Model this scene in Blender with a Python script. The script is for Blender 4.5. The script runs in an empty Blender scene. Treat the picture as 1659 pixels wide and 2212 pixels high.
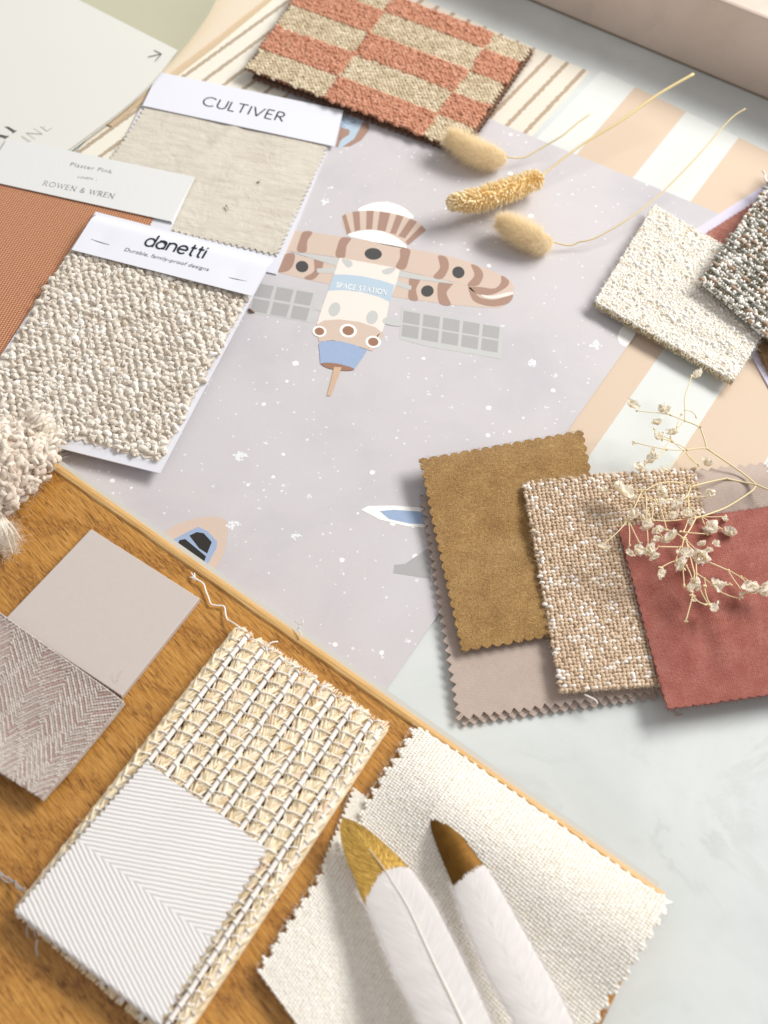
import bpy, math
import numpy as np
from math import radians, sin, cos, pi
C = bpy.context.scene.collection
rng = np.random.default_rng(7)
# ------------------------------------------------------------------ camera, world, lamp, exposure
CAM_H = 0.55
PITCH, ROLL, FPX = radians(57.0), radians(4.0), 2500.0     # FPX: focal length for a 1659 wide frame
cr, sr = cos(ROLL), sin(ROLL)
R0 = np.array([1., 0, 0]); U0 = np.array([0, sin(PITCH), cos(PITCH)]); F0 = np.array([0, cos(PITCH), -sin(PITCH)])
RX = cr*R0 + sr*U0; UX = -sr*R0 + cr*U0
CAM = np.array([0.0, -CAM_H/math.tan(PITCH), CAM_H])
def cam_matrix():
    from mathutils import Matrix
    m = Matrix.Identity(4)
    for i in range(3):
        m[i][0] = RX[i]; m[i][1] = UX[i]; m[i][2] = -F0[i]; m[i][3] = CAM[i]
    return m
cd = bpy.data.cameras.new('camera'); cam = bpy.data.objects.new('camera', cd); C.objects.link(cam)
cam.matrix_world = cam_matrix()
cd.sensor_fit = 'HORIZONTAL'; cd.sensor_width = 36; cd.lens = 36*FPX/1659
cd.clip_start = 0.01; cd.clip_end = 20
cd.dof.use_dof = True; cd.dof.focus_distance = 0.66; cd.dof.aperture_fstop = 10
sc = bpy.context.scene; sc.camera = cam
sc.render.resolution_x = 768; sc.render.resolution_y = 1024
w = bpy.data.worlds.new('World'); sc.world = w; w.use_nodes = True
bg = w.node_tree.nodes['Background']; bg.inputs[0].default_value = (1.0, 0.955, 0.93, 1); bg.inputs[1].default_value = 0.45
def area(name, loc, target, size, power, col, shape='RECTANGLE', size_y=None):
    from mathutils import Vector
    ld = bpy.data.lights.new(name, 'AREA'); ld.shape = shape; ld.size = size; ld.size_y = size_y or size
    ld.energy = power; ld.color = col
    o = bpy.data.objects.new(name, ld); C.objects.link(o); o.location = loc
    o.rotation_euler = (Vector(target)-Vector(loc)).to_track_quat('-Z', 'Y').to_euler()
    return o
area('window_light', (1.55, 1.08, 1.48), (0.02, 0.02, 0), 1.6, 69.0, (1.0, 0.975, 0.93), size_y=0.6)
sc.view_settings.view_transform = 'Standard'; sc.view_settings.look = 'None'
sc.view_settings.exposure = 0.17; sc.view_settings.gamma = 1.0
sc.cycles.use_denoising = True
sc.cycles.max_bounces = 12; sc.cycles.diffuse_bounces = 8; sc.cycles.transmission_bounces = 8

# ------------------------------------------------------------------ helpers
def D(x, y, z=0.0):
    """reference coordinate (1659 x 2212) on the plane z mm above the marble -> world metres"""
    ix = (np.asarray(x, float)-829.5)/FPX; iy = -(np.asarray(y, float)-1106)/FPX
    d = F0 + ix[..., None]*RX + iy[..., None]*UX
    t = (np.asarray(z, float)/1000 - CAM_H)/d[..., 2]
    return CAM + d*t[..., None]
def P(p, z=None):
    return D(p[0], p[1], p[2] if z is None else z)
def lin(h):
    h = h.lstrip('#'); c = [int(h[i:i+2], 16)/255 for i in (0, 2, 4)]
    return tuple([x/12.92 if x <= .04045 else ((x+.055)/1.055)**2.4 for x in c]+[1.0])
def unit(v): return v/np.maximum(np.linalg.norm(v, axis=-1, keepdims=True), 1e-12)

class MB:
    def __init__(s): s.v = []; s.f = []; s.uv = []; s.t = []; s.m = []; s.n = 0; s.sm = []
    def add(s, V, F, uv=None, tone=0.5, mat=0, smooth=True):
        V = np.asarray(V, float).reshape(-1, 3); k = len(V)
        s.v.append(V); s.uv.append(np.zeros((k, 2)) if uv is None else np.asarray(uv, float).reshape(-1, 2))
        s.t.append(np.full(k, tone, float) if np.isscalar(tone) else np.asarray(tone, float).reshape(-1))
        if isinstance(F, np.ndarray): F = [F]
        elif len(F) and not isinstance(F[0], np.ndarray): F = [np.array([f]) for f in F]
        for a in F:
            if a.size == 0: continue
            s.f.append(a+s.n); s.m.append(mat); s.sm.append(smooth)
        s.n += k
    def build(s, name, mats, parent=None):
        V = np.concatenate(s.v); UV = np.concatenate(s.uv); T = np.concatenate(s.t)
        me = bpy.data.meshes.new(name)
        loops = np.concatenate([a.reshape(-1) for a in s.f]).astype(np.int32)
        tot = np.concatenate([np.full(len(a), a.shape[1]) for a in s.f]).astype(np.int32)
        mi = np.concatenate([np.full(len(a), m) for a, m in zip(s.f, s.m)]).astype(np.int32)
        sm = np.concatenate([np.full(len(a), m) for a, m in zip(s.f, s.sm)])
        me.vertices.add(len(V)); me.vertices.foreach_set('co', V.astype(np.float32).ravel())
        me.loops.add(len(loops)); me.loops.foreach_set('vertex_index', loops)
        me.polygons.add(len(tot)); me.polygons.foreach_set('loop_start', np.concatenate([[0], np.cumsum(tot)[:-1]]).astype(np.int32))
        me.polygons.foreach_set('loop_total', tot)
        me.update(calc_edges=True)
        me.polygons.foreach_set('material_index', mi); me.polygons.foreach_set('use_smooth', sm)
        ul = me.uv_layers.new(name='UVMap'); ul.data.foreach_set('uv', UV[loops].astype(np.float32).ravel())
        at = me.attributes.new('tone', 'FLOAT', 'POINT'); at.data.foreach_set('value', T.astype(np.float32))
        for m in (mats if isinstance(mats, (list, tuple)) else [mats]): me.materials.append(m)
        me.validate(); me.update()
        o = bpy.data.objects.new(name, me); C.objects.link(o)
        if parent is not None:
            o.parent = parent; o.matrix_parent_inverse = parent.matrix_world.inverted()
        return o
def tag(o, label, cat=None, group=None, kind=None):
    if label: o['label'] = label
    if cat: o['category'] = cat
    if group: o['group'] = group
    if kind: o['kind'] = kind
    return o
def thing(name, loc, label, cat, group=None):
    o = bpy.data.objects.new(name, None); C.objects.link(o); o.location = loc; o.empty_display_size = .01
    from mathutils import Matrix
    o.matrix_world = Matrix.Translation(loc)
    return tag(o, label, cat, group)

# ---- node helper
class NT:
    def __init__(s, name):
        s.m = bpy.data.materials.new(name); s.m.use_nodes = True; s.t = s.m.node_tree
        s.b = s.t.nodes['Principled BSDF']
    def node(s, ty, **kw):
        n = s.t.nodes.new(ty)
        for k, v in kw.items():
            if k in n.inputs: s.set(n.inputs[k], v)
            else: setattr(n, k, v)
        return n
    def set(s, inp, v):
        if hasattr(v, 'is_output') or isinstance(v, bpy.types.NodeSocket): s.t.links.new(v, inp)
        else: inp.default_value = v
    def math(s, op, a, b=0.0, c=None, clamp=False):
        n = s.t.nodes.new('ShaderNodeMath'); n.operation = op; n.use_clamp = clamp
        s.set(n.inputs[0], a); s.set(n.inputs[1], b)
        if c is not None: s.set(n.inputs[2], c)
        return n.outputs[0]
    def uv(s):
        n = s.node('ShaderNodeUVMap'); n.uv_map = 'UVMap'
        x = s.node('ShaderNodeSeparateXYZ'); s.t.links.new(n.outputs[0], x.inputs[0])
        return n.outputs[0], x.outputs[0], x.outputs[1]
    def pos(s):
        n = s.node('ShaderNodeNewGeometry'); return n.outputs['Position']
    def comb(s, x, y, z=0.0):
        n = s.t.nodes.new('ShaderNodeCombineXYZ'); s.set(n.inputs[0], x); s.set(n.inputs[1], y); s.set(n.inputs[2], z); return n.outputs[0]
    def noise(s, vec, scale, detail=2.0, rough=.5, dist=0.0, out='Fac'):
        n = s.t.nodes.new('ShaderNodeTexNoise'); s.set(n.inputs['Vector'], vec)
        n.inputs['Scale'].default_value = scale; n.inputs['Detail'].default_value = detail
        n.inputs['Roughness'].default_value = rough; n.inputs['Distortion'].default_value = dist
        return n.outputs[0 if out == 'Fac' else 1]
    def vor(s, vec, scale, out='Distance', rnd=1.0):
        n = s.t.nodes.new('ShaderNodeTexVoronoi'); s.set(n.inputs['Vector'], vec); n.inputs['Scale'].default_value = scale
        n.inputs['Randomness'].default_value = rnd
        return n.outputs[out]
    def ramp(s, fac, stops, interp='LINEAR'):
        n = s.t.nodes.new('ShaderNodeValToRGB'); s.set(n.inputs[0], fac); e = n.color_ramp; e.interpolation = interp
        while len(e.elements) > len(stops): e.elements.remove(e.elements[-1])
        while len(e.elements) < len(stops): e.elements.new(1.0)
        for el, (p, c) in zip(e.elements, stops):
            el.position = p; el.color = lin(c) if isinstance(c, str) else ((c, c, c, 1) if np.isscalar(c) else c)
        return n.outputs[0]
    def mix(s, fac, a, b, mode='MIX'):
        n = s.t.nodes.new('ShaderNodeMix'); n.data_type = 'RGBA'; n.blend_type = mode
        s.set(n.inputs[0], fac)
        for i, v in ((6, a), (7, b)): s.set(n.inputs[i], lin(v) if isinstance(v, str) else v)
        return n.outputs[2]
    def attr(s, name='tone'):
        n = s.t.nodes.new('ShaderNodeAttribute'); n.attribute_name = name; return n.outputs['Fac']
    def bump(s, h, dist, strength=1.0, prev=None):
        n = s.t.nodes.new('ShaderNodeBump'); s.set(n.inputs['Height'], h); n.inputs['Distance'].default_value = dist
        n.inputs['Strength'].default_value = strength
        if prev is not None: s.t.links.new(prev, n.inputs['Normal'])
        return n.outputs[0]
    def out(s, col, rough=.9, normal=None, spec=.2, sheen=0.0, **kw):
        s.set(s.b.inputs['Base Color'], lin(col) if isinstance(col, str) else col)
        s.set(s.b.inputs['Roughness'], rough); s.b.inputs['Specular IOR Level'].default_value = spec
        if sheen: s.b.inputs['Sheen Weight'].default_value = sheen; s.b.inputs['Sheen Roughness'].default_value = .5
        if normal is not None: s.t.links.new(normal, s.b.inputs['Normal'])
        tr = kw.pop('trans', 0)
        for k, v in kw.items(): s.set(s.b.inputs[k.replace('_', ' ')], v)
        if tr:      # thin fibres, petals and vanes let light through
            t = s.t.nodes.new('ShaderNodeBsdfTranslucent'); s.set(t.inputs[0], lin(col) if isinstance(col, str) else col)
            m = s.t.nodes.new('ShaderNodeMixShader'); m.inputs[0].default_value = tr
            s.t.links.new(s.b.outputs[0], m.inputs[1]); s.t.links.new(t.outputs[0], m.inputs[2])
            s.t.links.new(m.outputs[0], s.t.nodes['Material Output'].inputs['Surface'])
        return s.m
def plain(name, col, rough=.8, spec=.3, grain=0.0, gscale=900, var=0.0):
    n = NT(name); c = lin(col); nm = None
    if var:
        f = n.noise(n.pos(), 25, 3); c = n.mix(f, tuple(x*(1-var) for x in c[:3])+(1,), tuple(min(1, x*(1+var)) for x in c[:3])+(1,))
    if grain: nm = n.bump(n.noise(n.pos(), gscale, 3), .001*grain)
    return n.out(c, rough, nm, spec)

# ---- yarn material: fibre streaks along UV.x, colour by per-yarn tone
def yarn(name, stops, rough=.85, sheen=.3, bumpd=.00012, streak=14, spec=.25, fine=.18, trans=0):
    n = NT(name); uv, u, v = n.uv()
    vec = n.comb(n.math('MULTIPLY', u, 1.6), n.math('MULTIPLY', v, streak), n.math('MULTIPLY', n.attr(), 37.0))
    f = n.noise(vec, 1.0, 3, .6)
    base = n.ramp(n.attr(), stops)
    k = n.math('MULTIPLY_ADD', f, fine*2, 1-fine)
    c = n.mix(1.0, base, n.comb(k, k, k), 'MULTIPLY')
    nm = n.bump(f, bumpd*.28) if bumpd else None
    return n.out(c, rough, nm, spec, sheen, trans=trans)

def weave(n, u, v, f, f2=None):
    """plain weave height 0..1 of metric uv (cm)"""
    f2 = f2 or f
    a = n.math('MULTIPLY', u, f); b = n.math('MULTIPLY', v, f2)
    sa = n.math('ABSOLUTE', n.math('SINE', n.math('MULTIPLY', a, pi))); sb = n.math('ABSOLUTE', n.math('SINE', n.math('MULTIPLY', b, pi)))
    par = n.math('MODULO', n.math('ADD', n.math('FLOOR', a), n.math('FLOOR', b)), 2.0)
    par = n.math('ABSOLUTE', par)
    h0 = n.math('MULTIPLY', n.math('POWER', sa, .4), sb); h1 = n.math('MULTIPLY', sa, n.math('POWER', sb, .4))
    return n.math('ADD', n.math('MULTIPLY', par, h0), n.math('MULTIPLY', n.math('SUBTRACT', 1.0, par), h1)), par

# ---- geometry
class Surf:
    def __init__(s, q, h=None):
        s.q = [P(p) for p in q]; s.h = h
        a, b, c, d = s.q
        s.W = 500*(np.linalg.norm(b-a)+np.linalg.norm(c-d)); s.L = 500*(np.linalg.norm(d-a)+np.linalg.norm(c-b))
    def P(s, a, b, dz=0.0):
        a = np.asarray(a, float); b = np.asarray(b, float)
        u = (a/s.W)[..., None]; v = (b/s.L)[..., None]
        p = (1-u)*(1-v)*s.q[0]+u*(1-v)*s.q[1]+u*v*s.q[2]+(1-u)*v*s.q[3]
        p = p.copy(); z = np.asarray(dz, float)/1000
        if s.h is not None: z = z+s.h(a/s.W, b/s.L)/1000
        p[..., 2] += z
        return p
    def frame(s, a, b, dz=0.0):
        e = .3; o = s.P(a, b, dz); x = unit(s.P(a+e, b, dz)-o); y = unit(s.P(a, b+e, dz)-o)
        n = unit(np.cross(x, y)); n = np.where(n[..., 2:] < 0, -n, n)
        return o, x, y, n
def tri(x): f = x-np.floor(x); return 1-np.abs(2*f-1)
def scal(x): return np.abs(np.sin(pi*x))**.8
def wob(n, k, r=None):
    r = r or rng
    a = r.normal(size=k)/np.arange(1, k+1); ph = r.uniform(0, 2*pi, k)
    return lambda x: sum(a[i]*np.sin(2*pi*(i+1)*x+ph[i]) for i in range(k))*n
def cloth(mb, S, thick=1.0, res=1.0, edges={}, mat=0, dz=0.0, inset=(0, 0, 0, 0), tone=.5, jit=.15):
    """edges: l r t b -> (pitch, amplitude, shape)"""
    l0, r0, t0, b0 = inset
    W = S.W-l0-r0; L = S.L-t0-b0
    na = max(4, int(W/res)); nb = max(4, int(L/res))
    a = np.linspace(0, W, na+1); b = np.linspace(0, L, nb+1); A, B = np.meshgrid(a, b)
    A2 = A.copy(); B2 = B.copy(); S.cut = {}
    for k, e in edges.items():
        pitch, amp, shape = e[:3]; c = B if k in 'lr' else A
        ph = rng.uniform(0, 1); j = wob(jit, 5); jj = 1+jit*np.sin(c/pitch*2.1+ph*9)
        S.cut[k] = (lambda c_, p_=pitch, a_=amp, s_=shape, h_=ph, g_=j: a_*(1-s_(c_/p_+h_+g_(c_/(12*p_))*.3))*(1+jit*np.sin(c_/p_*2.1+h_*9)))
        wv = S.cut[k](c)
        dist = {'l': A, 'r': W-A, 't': B, 'b': L-B}[k]; f = np.clip(1-dist/(3.2*amp), 0, 1)
        if k == 'l': A2 = A2+wv*f
        if k == 'r': A2 = A2-wv*f
        if k == 't': B2 = B2+wv*f
        if k == 'b': B2 = B2-wv*f
    top = S.P(A2+l0, B2+t0, dz+thick); bot = S.P(A2+l0, B2+t0, dz)
    uv = np.stack([A2+l0, B2+t0], -1)/10
    i = np.arange((na+1)*(nb+1)).reshape(nb+1, na+1)
    q = np.stack([i[1:, :-1], i[1:, 1:], i[:-1, 1:], i[:-1, :-1]], -1).reshape(-1, 4)
    mb.add(top, q, uv, tone, mat)
    per = np.concatenate([i[0, :], i[1:, -1], i[-1, -2::-1], i[-2::-1, 0]])
    per = per[:-1] if per[0] == per[-1] else per
    rim = np.concatenate([top.reshape(-1, 3)[per], bot.reshape(-1, 3)[per]]); m = len(per); k = np.arange(m); k2 = (k+1) % m
    mb.add(rim, np.stack([k, k2, k2+m, k+m], -1), np.concatenate([uv.reshape(-1, 2)[per]]*2), tone, mat)
    mb.add(bot, q[:, ::-1], uv, tone, mat)
def slab(mb, pts, z0, z1, mat=0, axis=None, tone=.5, along=None):
    """flat polygon in reference coordinates given on plane z1, extruded down to z0 (mm)"""
    pts = np.asarray(pts, float); T = D(pts[:, 0], pts[:, 1], z1)
    if axis is None: axis = (0, 1)
    ex = unit(T[axis[1]]-T[axis[0]]); ey = np.array([-ex[1], ex[0], 0])
    org = T[axis[0]]; ks = 100
    if along is not None:          # (A, B, period mm): v runs along A->B, u counts periods across
        org, q = P((*along[0], z1)), P((*along[1], z1)); ey = unit(q-org); ex = np.array([ey[1], -ey[0], 0]); ks = 1000/along[2]
    uvf = lambda V: np.stack([(V-org)@ex, (V-org)@ey], -1)*ks
    B = T.copy(); B[:, 2] = z0/1000; n = len(pts)
    area2 = np.sum(T[:, 0]*np.roll(T[:, 1], -1)-np.roll(T[:, 0], -1)*T[:, 1])
    o = list(range(n)) if area2 > 0 else list(range(n))[::-1]
    mb.add(T, [o], uvf(T), tone, mat, False)
    mb.add(B, [o[::-1]], uvf(B), tone, mat, False)
    R = np.concatenate([T, B])
    q = [[o[k]+n, o[(k+1) % n]+n, o[(k+1) % n], o[k]] for k in range(n)]
    mb.add(R, np.array(q), uvf(R), tone, mat, False)
def slabW(mb, T, z0, mat=0, tone=.5):
    T = np.asarray(T, float); B = T.copy(); B[:, 2] = z0/1000; n = len(T)
    area2 = np.sum(T[:, 0]*np.roll(T[:, 1], -1)-np.roll(T[:, 0], -1)*T[:, 1]); o = list(range(n)) if area2 > 0 else list(range(n))[::-1]
    ex = unit(T[1]-T[0]); ey = np.array([-ex[1], ex[0], 0]); uvf = lambda V: np.stack([(V-T[0])@ex, (V-T[0])@ey], -1)*100
    mb.add(T, [o], uvf(T), tone, mat, False); mb.add(B, [o[::-1]], uvf(B), tone, mat, False)
    R = np.concatenate([T, B]); mb.add(R, np.array([[o[k]+n, o[(k+1) % n]+n, o[(k+1) % n], o[k]] for k in range(n)]), uvf(R), tone, mat, False)
def decal(mb, pts, z, mat):
    pts = np.asarray(pts, float); T = D(pts[:, 0], pts[:, 1], z); n = len(pts)
    area2 = np.sum(T[:, 0]*np.roll(T[:, 1], -1)-np.roll(T[:, 0], -1)*T[:, 1]); o = list(range(n)) if area2 > 0 else list(range(n))[::-1]
    mb.add(T, [o], T[:, :2]*100, .5, mat, False)
def tubes(mb, Pt, R, sides=6, mat=0, tone=.5, caps=True):
    """Pt (N,K,3) m, R (N,K) m"""
    Pt = np.asarray(Pt, float); N, K, _ = Pt.shape; R = np.broadcast_to(np.asarray(R, float), (N, K))
    T = unit(np.gradient(Pt, axis=1)); ref = np.zeros_like(T); ref[..., 2] = 1
    flip = np.abs(T[..., 2]).max(axis=1) > .93; ref[flip] = [.57, .81, .1]
    n1 = unit(np.cross(T, ref)); n2 = np.cross(T, n1)
    th = np.arange(sides)*2*pi/sides
    V = Pt[:, :, None, :]+R[:, :, None, None]*(np.cos(th)[None, None, :, None]*n1[:, :, None, :]+np.sin(th)[None, None, :, None]*n2[:, :, None, :])
    ln = np.concatenate([np.zeros((N, 1)), np.cumsum(np.linalg.norm(np.diff(Pt, axis=1), axis=2), axis=1)], 1)*1000
    uv = np.stack(np.broadcast_arrays(ln[:, :, None]*.5, (th/(2*pi))[None, None, :]), -1)
    b = (np.arange(N)*K*sides)[:, None, None]+(np.arange(K-1)*sides)[None, :, None]
    j = np.arange(sides)[None, None, :]; j2 = (j+1) % sides
    q = np.stack([b+j, b+j2, b+sides+j2, b+sides+j], -1).reshape(-1, 4)
    tn = tone if np.isscalar(tone) else np.repeat(np.asarray(tone), K*sides)
    F = [q]
    if caps and sides > 3:
        e0 = (np.arange(N)*K*sides)[:, None]+np.arange(sides)[None, ::-1]; e1 = e0[:, ::-1]+(K-1)*sides; F += [e0, e1]
    mb.add(V, F, uv, tn, mat, sides > 3)
def tube1(mb, pts, r, sides=8, mat=0, tone=.5, smooth=0):
    pts = np.asarray(pts, float); r = np.broadcast_to(np.asarray(r, float), (len(pts),))
    if smooth:
        k = (len(pts)-1)*smooth+1; x = np.linspace(0, len(pts)-1, k); i = np.clip(x.astype(int), 0, len(pts)-2); t = (x-i)[:, None]
        g = lambda j: pts[np.clip(j, 0, len(pts)-1)]
        p0, p1, p2, p3 = g(i-1), g(i), g(i+1), g(i+2)
        q = .5*((2*p1)+(-p0+p2)*t+(2*p0-5*p1+4*p2-p3)*t*t+(-p0+3*p1-3*p2+p3)*t**3)
        r = np.interp(x, np.arange(len(pts)), r); pts = q
    tubes(mb, pts[None], r[None], sides, mat, tone)
_K, _M = 5, 8
def blobs(mb, c, ax, up, hx, hy, hz, dip=0.0, tone=.5, mat=0, rough=0.12, K=_K, M=_M, twist=0.0):
    """yarn floats: half sizes in metres"""
    c = np.asarray(c, float).reshape(-1, 3); N = len(c)
    ax = np.broadcast_to(ax, (N, 3)); up = np.broadcast_to(up, (N, 3)); side = unit(np.cross(up, ax)); up = unit(np.cross(ax, side))
    hx, hy, hz, dip = [np.broadcast_to(np.asarray(q, float), (N,)) for q in (hx, hy, hz, dip)]
    ph = np.linspace(0, pi, K+2)[1:-1]; xs = np.concatenate([[-1], -np.cos(ph), [1]]); rs = np.concatenate([[0], np.sin(ph)**.75, [0]])
    th = np.arange(M)*2*pi/M
    X = np.concatenate([[xs[0]], np.repeat(xs[1:-1], M), [xs[-1]]]); Rr = np.concatenate([[0], np.repeat(rs[1:-1], M), [0]])
    TH = np.concatenate([[0], np.tile(th, K), [0]]); nv = len(X)
    jr = 1+rough*rng.normal(size=(N, nv))
    tw = TH[None]+twist*X[None]
    lx = hx[:, None]*X[None]; ly = hy[:, None]*Rr[None]*np.cos(tw)*jr; lz = hz[:, None]*Rr[None]*np.sin(tw)*jr-dip[:, None]*X[None]**2
    V = c[:, None]+lx[..., None]*ax[:, None]+ly[..., None]*side[:, None]+lz[..., None]*up[:, None]
    off = rng.uniform(0, 50, (N, 1))
    uv = np.stack([lx*1000*.7+off, np.broadcast_to(TH/(2*pi), (N, nv))], -1)
    base = (np.arange(N)*nv)[:, None, None]
    k = np.arange(K-1)[None, :, None]*M+1; j = np.arange(M)[None, None, :]; j2 = (j+1) % M
    q = np.stack([base+k+j, base+k+j2, base+k+M+j2, base+k+M+j], -1).reshape(-1, 4)
    b2 = (np.arange(N)*nv)[:, None]; jj = np.arange(M)[None]; jj2 = (jj+1) % M
    t0 = np.stack([np.broadcast_to(b2, (N, M)), b2+1+jj2, b2+1+jj], -1).reshape(-1, 3)
    t1 = np.stack([np.broadcast_to(b2+nv-1, (N, M)), b2+1+(K-1)*M+jj, b2+1+(K-1)*M+jj2], -1).reshape(-1, 3)
    tn = tone if np.isscalar(tone) else np.repeat(np.asarray(tone), nv)
    mb.add(V, [q, t0, t1], uv, tn, mat)
def fibres(mb, root, d, length, rad, bend=.5, K=4, mat=0, tone=.5, grav=0.0):
    root = np.asarray(root, float).reshape(-1, 3); N = len(root); d = unit(np.broadcast_to(d, (N, 3)))
    length = np.broadcast_to(np.asarray(length, float), (N,)); t = np.linspace(0, 1, K)[None, :, None]
    bv = rng.normal(size=(N, 3))*bend*length[:, None]
    pts = root[:, None]+d[:, None]*length[:, None, None]*t+bv[:, None]*t**2
    pts[..., 2] -= grav*length[:, None]*t[..., 0]**2
    r = np.asarray(rad)*np.linspace(1, .35, K)[None]
    tubes(mb, pts, np.broadcast_to(r, (N, K)), 3, mat, tone, False)
def edge_fuzz(mb, S, n, sides, length, rad, dz, mat=0, tone=.5, inset=(0, 0, 0, 0)):
    l0, r0, t0, b0 = inset
    for s in sides:
        x = rng.uniform(0, 1, n)
        if s == 't': a, b, d = x*S.W, np.full(n, t0+.6), (0, -1)
        if s == 'b': a, b, d = x*S.W, np.full(n, S.L-b0-.6), (0, 1)
        if s == 'l': a, b, d = np.full(n, l0+.6), x*S.L, (-1, 0)
        if s == 'r': a, b, d = np.full(n, S.W-r0-.6), x*S.L, (1, 0)
        o, ex, ey, nn = S.frame(a, b, dz+rng.uniform(-.3, .3, n))
        dv = ex*d[0]+ey*d[1]+nn*rng.uniform(-.4, .5, n)[:, None]+rng.normal(size=(n, 3))*.5
        fibres(mb, o, dv, length*rng.uniform(.4, 1.2, n), rad, .5, mat=mat, tone=tone)
def top_fuzz(mb, S, n, length, rad, dz, mat=0, tone=.5, lean=.6, inset=3):
    a = rng.uniform(inset, S.W-inset, n); b = rng.uniform(inset, S.L-inset, n)
    o, ex, ey, nn = S.frame(a, b, dz)
    th = rng.uniform(0, 2*pi, n)[:, None]
    fibres(mb, o, nn*rng.uniform(.2, 1, n)[:, None]+lean*(np.cos(th)*ex+np.sin(th)*ey)*2, length*rng.uniform(.4, 1.3, n), rad, .6, mat=mat, tone=tone)

def inside(S, e=None, m=.25):
    """keep yarns inside the pinked outline cut by cloth()"""
    def f(a, b):
        k = np.ones(len(a), bool)
        for key, fn in S.cut.items():
            c = b if key in 'lr' else a; d = {'l': a, 'r': S.W-a, 't': b, 'b': S.L-b}[key]
            k &= d > fn(c)+m
        return k
    return f

# ---- lettering
def text_mesh(body, shear=0.0, space=1.0, offset=0.0):
    cu = bpy.data.curves.new('t', 'FONT'); cu.body = body; cu.shear = shear; cu.space_character = space; cu.offset = offset; cu.resolution_u = 4
    o = bpy.data.objects.new('t', cu); C.objects.link(o)
    me = bpy.data.meshes.new_from_object(o)
    V = np.array([v.co[:] for v in me.vertices])[:, :2]; F = [list(p.vertices) for p in me.polygons]
    bpy.data.objects.remove(o); bpy.data.curves.remove(cu); bpy.data.meshes.remove(me)
    return V, F
def put(mb, V, F, p0, p1, z, mat, asp=1.0, uplift=None):
    """fit flat letters between reference points p0 -> p1 (baseline) on plane z"""
    a, b = P((*p0, z)), P((*p1, z)); ex = unit(b-a); ey = np.array([-ex[1], ex[0], 0.])
    if uplift is not None: ey = unit(P((*uplift, z))-a)
    x0, x1 = V[:, 0].min(), V[:, 0].max(); s = np.linalg.norm(b-a)/(x1-x0)
    W = a+ex*((V[:, 0]-x0)*s)[:, None]+ey*(V[:, 1]*s*asp)[:, None]
    if V.shape[1] > 2: W[:, 2] += V[:, 2]/1000
    for f in F:
        A = W[f]; ar = np.sum(A[:, 0]*np.roll(A[:, 1], -1)-np.roll(A[:, 0], -1)*A[:, 1])
        if ar < 0: f.reverse()
    mb.add(W, F, None, .5, mat, False)
def arc(cx, cy, rx, ry, a0, a1, n=14):
    t = np.radians(np.linspace(a0, a1, n)); return np.stack([cx+rx*np.cos(t), cy+ry*np.sin(t)], -1)
def L(*p): return np.array(p, float)
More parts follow.
